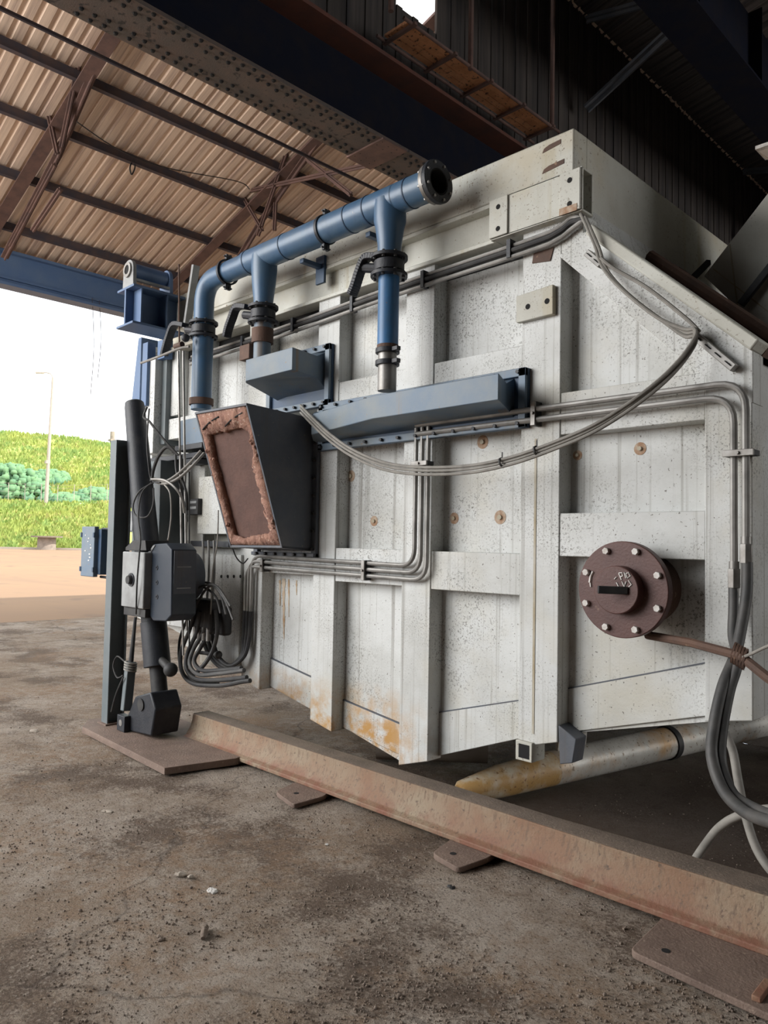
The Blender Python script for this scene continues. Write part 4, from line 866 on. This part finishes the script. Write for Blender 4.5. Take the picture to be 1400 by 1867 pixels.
MB().box(fx(340, 838, -.12), fx(360, 832, -.12), -.14, 0, fz(300, 852, -.12), fz(300, 843, -.12)).build('lip', 'black_iron', g, .003)
g = thing('switch_block', at(345, 938, Y=-.10), 'small black switch block with pale slots left of the chute', 'switch')
s0, s1 = at(336, 910, Y=-.10), at(360, 938, Y=-.10); MB().box(s0.x, s1.x, -.10, .0, s1.z, s0.z).build('case', 'black', g, .005)
for t in (.35, .7): MB().box(s0.x+.05, s1.x-.02, -.103, -.099, s1.z+(s0.z-s1.z)*t, s1.z+(s0.z-s1.z)*t+.02).build('slot', 'grey_box', g)
# lifting beam on top of the end posts
yl = -.5; xb0, xb1 = fx(214, 530, yl), fx(244, 515, yl); Z0, Z1 = fz(243, 583, yl), fz(244, 516, yl)-.02; xm = (xb0+xb1)/2
lb = thing('lifting_beam', (xm, yl, Z0), 'blue-grey steel lifting beam stub with an eye lug, on top of the left end', 'beam')
ye = -.03
MB().box(xm-.012, xm+.012, yl, ye, Z0, Z1).build('web', 'hazeblue', lb, .002)
MB().box(xb0, xb1, yl, ye, Z1, Z1+.02).build('top_flange', 'hazeblue', lb, .003)
MB().box(xb0, xb1, yl, ye, Z0-.02, Z0).build('bottom_flange', 'hazeblue', lb, .003)
for y in (yl+.07, yl+.30): MB().box(xb0+.01, xb1-.005, y, y+.012, Z0, Z1).build('web_stiffener', 'hazeblue', lb, .002)
def eye(x, y, z, r, h, th):
    n = 20; out = []
    for k in range(n+1):
        a = math.pi*k/n; out.append((x+r*math.cos(a), z+h+r*math.sin(a)))
    return MB().prismY([(x+r*1.1, z)]+out+[(x-r*1.1, z)], y, y+th)
xc = xm+.02; hz = .14
eye(xc, yl+.01, Z1+.02, .085, hz, .03).build('eye_lug', 'grey_box', lb, .003)
MB().ring((xc, yl+.005, Z1+.02+hz), (0, 1, 0), .062, .038, .02, 24).build('boss', 'steel', lb)
MB().cyl((xc, yl-.0, Z1+.02+hz), (xc, yl+.01, Z1+.02+hz), .038, n=20).build('pin', 'hole', lb)
MB().cyl((xc, yl+.04, Z1+.02+hz), (xc, yl+.34, Z1+.02+hz), .068, n=24).build('cross_tube', 'hazeblue', lb)
eye(xc, yl+.34, Z1+.02, .085, hz, .03).build('eye_lug', 'hazeblue', lb, .003)
MB().box(xc+.06, xc+.09, yl+.04, yl+.34, Z1+.06, Z1+.08).build('tie_plate', 'grey_box', lb)
ep = thing('end_post', (fx(258, 800, -.25), -.25, 1.4), 'dark blue steel end post carrying the lifting beam', 'post')
MB().box(fx(258, 700, -.13), fx(267, 700, -.13), -.13, -.05, fz(262, 740, -.13), Z0-.02).build('shaft', 'hazeblue', ep, .004)
MB().box(fx(285, 700, -.08), fx(298, 700, -.08), -.08, -.0, fz(290, 655, -.08), Z0-.02).build('web', 'hazeblue', ep, .004)
MB().box(fx(275, 700, -.22), fx(302, 700, -.22), -.24, .0, fz(290, 1000, -.22), fz(290, 840, -.22)).build('lower_shaft', 'colsteel', ep, .004)
# thin rods and flats standing before the end
def rod(lab, u0, v0, u1, v1, y, r, mat, cat='rod', nm='steel_rod'): return tag(MB().tube([at(u0, v0, Y=y), at(u1, v1, Y=y)], r, 8).build(nm, mat), lab, cat)
rod('thin red-brown rod standing up left of the first pipe elbow', 326, 482, 327, 630, -.30, .007, 'rust')
rod('long thin grey tube, left of the pair running down past the cable knot', 325, 640, 334, 1195, -.42, .008, 'steel', 'tube', 'thin_tube')
rod('long thin grey tube, right of the pair running down past the cable knot', 334, 640, 341, 1150, -.40, .009, 'pipe', 'tube', 'thin_tube')
rod('short thin tube beside the pair, ending at the switch block', 345, 860, 345, 1180, -.36, .006, 'black', 'tube', 'thin_tube')
m = MB().bar(at(357, 484, Y=-.12), at(340, 600, Y=-.12), .03, .06, (0, 1, 0)); tag(m.build('flat_bar', 'grey_box'), 'pale flat bar leaning behind the first pipe elbow', 'bar')
tag(MB().tube(spl([at(257, 662, Y=-.45), at(290, 650, Y=-.45), at(325, 636, Y=-.42), at(345, 632, Y=-.40)]), .010, 8).build('support_arm', 'pipe'), 'thin grey arm reaching from the end post to the first valve', 'arm')
VB = thing('valve_pair', at(335, 620, Y=-.38), 'small round black valve with rusty fitting at the first blue leg', 'valve')
q = at(338, 616, Y=-.40); MB().ball(q, .032, 14, 9).build('body', 'black_iron', VB); q = at(326, 630, Y=-.40); MB().cyl(q-V((.05, 0, 0)), q+V((.05, 0, 0)), .022, n=12).build('fitting', 'rust', VB)
# narrow vertical strips right of the rods down to the hose bundle
for u, lab in ((370, 'leftmost of the thin vertical hoses rising from the hose bundle'), (380, 'middle of the thin vertical hoses rising from the hose bundle'), (390, 'rightmost of the thin vertical hoses rising from the hose bundle')):
    line('thin_hose', lab, 'hose', spl([at(u, 985, Y=-.16), at(u+1, 1040, Y=-.16), at(u-2, 1085, Y=-.20), at(u-6, 1125, Y=-.24)]), .009, 'pipe')
line('loose_wire', 'thin loose wire hanging from the chute corner to the bent pipes', 'wire', spl([at(424, 1000, Y=-.26), at(432, 1018, Y=-.2), at(443, 1027, Y=-.1), at(452, 1018, Y=-.06)]), .005, 'black')
line('loose_wire', 'thin wire dropping from the chute to the hose bundle', 'wire', spl([at(398, 930, Y=-.3), at(396, 990, Y=-.3), at(388, 1040, Y=-.28), at(384, 1120, Y=-.28)]), .005, 'cable')
# hose bundle
HB = []
random.seed(11)
lp = [[(356, 1112), (345, 1150), (330, 1190), (332, 1225), (352, 1246), (400, 1250), (440, 1243), (456, 1241)],
      [(366, 1115), (360, 1150), (342, 1190), (340, 1220), (358, 1238), (400, 1240), (450, 1235)],
      [(376, 1118), (372, 1150), (352, 1185), (346, 1212), (362, 1230), (400, 1228), (445, 1222)],
      [(386, 1118), (384, 1150), (366, 1180), (354, 1205), (368, 1222), (400, 1222), (440, 1218)],
      [(393, 1112), (396, 1150), (388, 1185), (372, 1212), (352, 1230), (345, 1222)],
      [(341, 1130), (328, 1165), (327, 1205), (338, 1232), (360, 1243), (398, 1246)]]
nm = ['outermost', 'second', 'third', 'innermost', 'slack right-hand', 'thin left-hand']
for k, q in enumerate(lp):
    ys = [-.30-.02*k]*len(q); pts = [at(u, v, Y=-.30+.012*k-(.0 if i < 3 else .05)) for i, (u, v) in enumerate(q)]
    line('bundle_hose', nm[k]+' black hose looping out of the hose bundle down to the floor', 'hose', spl(pts), .0155 if k < 5 else .011, 'hose' if k == 2 else 'black')
arcs = [((345, 1125), (350, 1085), (375, 1062), (400, 1080), (412, 1120)), ((338, 1118), (342, 1090), (365, 1070), (392, 1086), (402, 1118)), ((352, 1130), (362, 1095), (385, 1068), (408, 1090), (425, 1130)), ((335, 1105), (352, 1078), (380, 1066), (398, 1072), (420, 1105))]
for k, q in enumerate(arcs):
    line('bundle_hose', ['topmost', 'lowest', 'widest', 'flattest'][k]+' arched grey hose crossing over the top of the hose bundle', 'hose', spl([at(u, v, Y=-.26-.02*k) for u, v in q]), .009, 'hose')
HBk = thing('hose_connector', at(365, 1150, Y=-.3), 'black multi-hose connector block in the middle of the hose bundle', 'connector')
q = at(369, 1117, Y=-.27); MB().box(q.x-.13, q.x+.13, q.y-.02, q.y+.10, q.z-.12, q.z+.10).build('block', 'black', HBk, .02)
MB().box(q.x-.02, q.x+.19, q.y+.06, q.y+.14, q.z-.16, q.z+.05).build('rear_block', 'black', HBk, .02)
for k in range(4): MB().cyl((q.x-.09+.06*k, q.y-.0, q.z-.20), (q.x-.09+.06*k, q.y, q.z-.10), .019, n=12).build('ferrule', 'steel', HBk)
q2 = at(348, 1113, Y=-.30); MB().cyl(q2-V((0, 0, .03)), q2+V((0, 0, .04)), .016, n=10).build('fitting', 'bolt', HBk)
BR = thing('floor_bar', at(375, 1195, Y=-.2), 'short dark bar with knob ends beside the hose loops', 'bar')
a, b = at(374, 1192, Y=-.2), at(398, 1194, Y=-.2); MB().cyl(a-V((.1, 0, 0)), b, .014, n=10).build('rod', 'black', BR); MB().ball(b, .03, 12, 8).build('knob', 'black', BR)
# knot of cables in front of the cylinder
kn = [[(268, 742, -.56), (262, 760, -.58), (272, 768, -.57), (285, 785, -.55), (308, 812, -.50), (325, 830, -.46)],
      [(272, 745, -.56), (268, 800, -.58), (270, 840, -.58), (276, 875, -.56), (292, 880, -.54)],
      [(322, 828, -.45), (305, 815, -.50), (290, 830, -.52), (280, 855, -.54), (276, 878, -.56)],
      [(372, 826, -.35), (350, 850, -.42), (325, 872, -.48), (300, 882, -.52), (278, 876, -.54)],
      [(366, 822, -.35), (345, 845, -.42), (322, 866, -.48), (300, 878, -.52), (280, 872, -.54)],
      [(276, 874, -.56), (300, 876, -.53), (320, 890, -.50), (332, 910, -.46), (336, 935, -.42)],
      [(280, 880, -.55), (255, 895, -.62), (243, 920, -.64), (248, 940, -.64), (268, 942, -.62), (279, 920, -.60), (280, 890, -.56)],
      [(276, 880, -.56), (258, 900, -.62), (252, 940, -.66), (256, 980, -.68), (254, 1010, -.69), (250, 1060, -.69), (248, 1120, -.66)],
      [(300, 884, -.54), (310, 900, -.56), (312, 940, -.56), (308, 975, -.58), (306, 985, -.6)],
      [(320, 828, -.46), (322, 860, -.46), (330, 890, -.45), (336, 925, -.42)],
      [(330, 830, -.46), (332, 870, -.45), (340, 900, -.43), (342, 930, -.40)]]
kl = ['black cable curling down from the cylinder top to the cable knot', 'black cable running down the front of the hydraulic cylinder', 'thick black cable arching left into the cable knot', 'upper pale cable stretched from the blue valve box into the cable knot',
      'lower pale cable stretched from the blue valve box into the cable knot', 'grey cable sagging right from the knot to the switch block', 'thin cable loop hanging in a ring on the cylinder front', 'thin black cable trailing past the grey housing of the drive unit',
      'thin grey cable dropping from the knot onto the octagonal case', 'dark cable beside the thin tubes, left of two', 'dark cable beside the thin tubes, right of two']
for k, (q, lab) in enumerate(zip(kn, kl)):
    line('loose_cable', lab, 'cable', spl([at(*a[:2], Y=a[2]) for a in q]), [.009, .006, .013, .011, .011, .010, .006, .006, .006, .010, .010][k], ['black', 'black', 'black', 'cable', 'cable', 'pipe', 'black', 'black', 'cable', 'black', 'black'][k], None, 8)

# ================================================================== RUSTY RAIL, FOOT PLATES, PIPES ON THE FLOOR
sec = [(-.335, .022), (-.335, .045), (-.300, .058), (-.262, .115), (-.247, .165), (-.243, .2), (-.10, .2), (-.10, .165), (-.105, .135), (-.09, .075), (-.02, .048), (-.02, .022)]
def rail_y(x): return (x+5.05)*.006
NR = 40; m = MB(); xs = [-5.05+(5.35)*k/NR for k in range(NR+1)]; ns = len(sec); vs = []
for x in xs: vs += [(x, y+rail_y(x)+(.02*max(0, (x+1.6)) if y < -.2 else .045*max(0, x+2.0)), z) for y, z in sec]
m.add(vs, [tuple(range(ns)), tuple(NR*ns+k for k in range(ns))]+[(i*ns+k, i*ns+(k+1) % ns, (i+1)*ns+(k+1) % ns, (i+1)*ns+k) for i in range(NR) for k in range(ns)])
RL = m.build('floor_rail', 'rail', None, .004)
m = MB(); m.add([p for x in xs for p in ((x, -.236+rail_y(x)+.02*max(0, x+1.6), .2005), (x, -.106+rail_y(x)+.045*max(0, x+2), .2005), (x, -.11+rail_y(x)+.045*max(0, x+2), .2045), (x, -.23+rail_y(x)+.02*max(0, x+1.6), .2045))], [(0, 1, 2, 3)]+[(i*4+k, i*4+(k+1) % 4, (i+1)*4+(k+1) % 4, (i+1)*4+k) for i in range(NR) for k in range(4)])
m.build('dirt_crust', 'rail_top', RL)
tag(RL, 'long rusty steel rail beam lying along the floor before the furnace', 'beam')
def fplate(pts, lab, hole, th=.022):
    q = [at(u, v, Z=th) for u, v in pts]; 
    g = thing('foot_plate', (q[0].x, q[0].y, 0), lab, 'plate'); 
    n_ = len(q); rp_ = []
    for i_ in range(n_):
        a_, b_, c_ = q[i_-1], q[i_], q[(i_+1) % n_]; k_ = min(.035, (a_-b_).length*.45, (c_-b_).length*.45); p_, r_ = b_+(a_-b_).normalized()*k_, b_+(c_-b_).normalized()*k_
        rp_ += [p_*(1-t)**2+b_*2*t*(1-t)+r_*t*t for t in (0, .25, .5, .75, 1)]
    MB().prismZ([(p.x, p.y) for p in rp_], -.004, th).build('plate', 'plate', g, .004)
    for h in hole: c = at(*h, Z=th+.001); MB().cyl((c.x, c.y, th-.001), (c.x, c.y, th+.0015), .016, n=14).build('bolt_hole', 'hole', g)
    return g
fplate([(502, 1443), (535, 1467), (592, 1451), (640, 1400), (570, 1410)], 'smallest rusty foot plate under the rail, farthest of three', [(540, 1446)])
fplate([(787, 1555), (835, 1583), (892, 1563), (960, 1510), (862, 1500)], 'middle-sized rusty foot plate under the rail, second of three', [(826, 1556)])
G3 = fplate([(1147, 1732), (1480, 1885), (1620, 1740), (1212, 1668)], 'largest rusty foot plate at the lower right corner', [(1214, 1733)])
a = at(1378, 1822, Z=.03); b = at(1402, 1790, Z=.03)
MB().bar(a, b, .03, .02).build('weld_bar', 'rail', G3, .004)
# galvanised pipe
GV = thing('galvanised_pipe', (-2.7, .9, .01), 'big galvanised pipe lying slanted on the floor under the furnace', 'pipe')
ga, gb = at(838, 1437, Z=.09), at(1300, 1336, Z=.13); gd = (gb-ga).normalized()
gm = ga.lerp(gb, .30); MB().tube([gm, gb+gd*.9], [.1065, .112], 32).build('pipe_body', 'galv', GV); MB().tube([ga-V((0, 0, .03)), ga+gd*.02-V((0, 0, .025)), ga+gd*.3-V((0, 0, .01)), gm], [.05, .065, .095, .1065], 32).build('rusted_end', 'galv_rust', GV)
qb = ga.lerp(gb, .78); MB().ring(qb, gd, .118, .108, .05, 32).build('black_band', 'black', GV)
for t in (.33, .42): q = ga.lerp(gb, t); MB().bar(q+V((0, 0, .09)), q+V((.01, .0, .19)), .05, .02, (1, 0, 0)).build('hanger_tab', 'galv', GV)
tag(MB().cyl((-3.78, .45, .095), (-3.2, .95, .095), .088, n=28).build('floor_pipe', 'conc'), 'grey pipe end lying under the lowest point of the furnace', 'pipe')
# ================================================================== RIGHT: HOPPER AND DARK LEG
yh = 1.2
hp = [(fx(u, v, yh), fz(u, v, yh)) for u, v in [(1283, 503), (1400, 352), (1560, 150), (1800, 500), (1560, 700), (1400, 602), (1345, 562)]]
HO = thing('hopper', (hp[0][0], yh, 2.7), 'pale slanted steel hopper plates at the right edge, above the sloping furnace top', 'hopper')
MB().prismY(hp, yh, yh+.7).build('body', 'white_beam', HO, .004)
for (a, b) in (((1300, 490), (1400, 568)), ((1330, 445), (1345, 562))):
    p, q = at(*a, Y=yh-.002), at(*b, Y=yh-.002); MB().bar(p, q, .006, .006, (0, 1, 0)).build('seam', 'stain', HO)
p, q = at(1350, 556, Y=yh-.05), at(1430, 455, Y=yh-.05); MB().bar(p, q, .04, .035, (0, 1, 0)).build('diagonal_bar', 'black_iron', HO, .003)
p, q = at(1245, 520, Y=yh-.03), at(1300, 460, Y=yh-.03); 
tag(MB().bar(at(1248, 522, Y=.9), at(1292, 478, Y=1.1), .025, .03, (0, 1, 0)).build('prop_bar', 'black_iron'), 'dark prop bar between the side beam and the hopper', 'bar')
LG = thing('rear_leg', (-1.3, 3.0, 0), 'dark steel leg under the rear right of the furnace', 'leg')
MB().box(-1.45, -1.25, 2.9, 3.1, 0, .82).build('shaft', 'shell', LG, .004); MB().box(-1.55, -1.15, 2.8, 3.2, 0, .02).build('foot', 'plate', LG)
LG = thing('rear_leg', (-6, 3.0, 0), 'dark steel leg under the rear left of the furnace', 'leg')
MB().box(-6.1, -5.9, 2.9, 3.1, 0, .76).build('shaft', 'shell', LG, .004); MB().box(-6.2, -5.8, 2.8, 3.2, 0, .02).build('foot', 'plate', LG)

# ================================================================== DEBRIS
random.seed(21)
def lump(u, v, r, mat, lab, n=1, sc=(1, 1, .5), cat='stone', nm='stone'):
    p = at(u, v, Z=0); z = hgt(p.x, p.y); m = MB()
    for k in range(n): m.ball(V((p.x+random.uniform(-r, r)*1.6*(n > 1), p.y+random.uniform(-r, r)*.8*(n > 1), z+r*sc[2]*.6)), r*random.uniform(.7, 1.1), 7, 5, .35, sc)
    return tag(m.build(nm, mat, sharp=30), lab, cat)
lump(386, 1621, .013, 'chalk', 'scatter of white plaster crumbs in the foreground dirt', 9, (1, 1, .6), 'crumbs', 'plaster_crumbs')
lump(336, 1594, .022, 'stone', 'pale stone lump left of the white crumbs', 2)
lump(596, 1537, .012, 'chalk', 'small pale pebble right of the dirt drift below the rail', 1)
lump(190, 1475, .018, 'stone', 'flat pale chip in the dark dirt at left', 2, (1.6, 1, .3))
lump(290, 1711, .013, 'pebble', 'dark pebble left of the dry leaf', 2)
lump(822, 1612, .014, 'black', 'dark stone below the middle foot plate', 2)
lump(62, 1331, .03, 'stone', 'flat pale slab chip on the floor left of the column', 1, (1.6, 1, .3))
p = at(372, 1702, Z=0); z = hgt(p.x, p.y)
m = MB(); m.tube([V((p.x-.035, p.y+.02, z+.014)), V((p.x, p.y, z+.017)), V((p.x+.028, p.y-.022, z+.010))], [.006, .014, .008], 8); m.ball((p.x-.03, p.y+.025, z+.01), .013, 7, 5, .3)
tag(m.build('dry_leaf', 'pebble'), 'curled brown dry leaf in the foreground dirt', 'leaf')
p = at(395, 1312, Z=0); tag(MB().ball((p.x, p.y, 0), .05, 9, 5, .3, (1.5, 1, .15)).build('metal_scrap', 'shell'), 'dark flat scrap lying behind the rusty rail', 'scrap')
m = MB()
for k in range(10000):
    u = random.uniform(-20, 1420); v = 1250+620*random.random()**.7; p = at(u, v, Z=0)
    if p.y > 2.5 or p.x > .9: continue
    dens_ = noise.noise(V((p.x*1.4, p.y*1.4, 7)))
    if dens_ < random.uniform(-.35, .35): continue
    r = random.uniform(.0015, .0046)*(1+.25*random.random()**6*4); m.ball(V((p.x, p.y, hgt(p.x, p.y)+r*.3)), r, 5, 3, .3)
tag(m.build('gravel', 'pebble', sharp=180), 'fine brown gravel and grit strewn over the floor', 'gravel', kind='stuff')
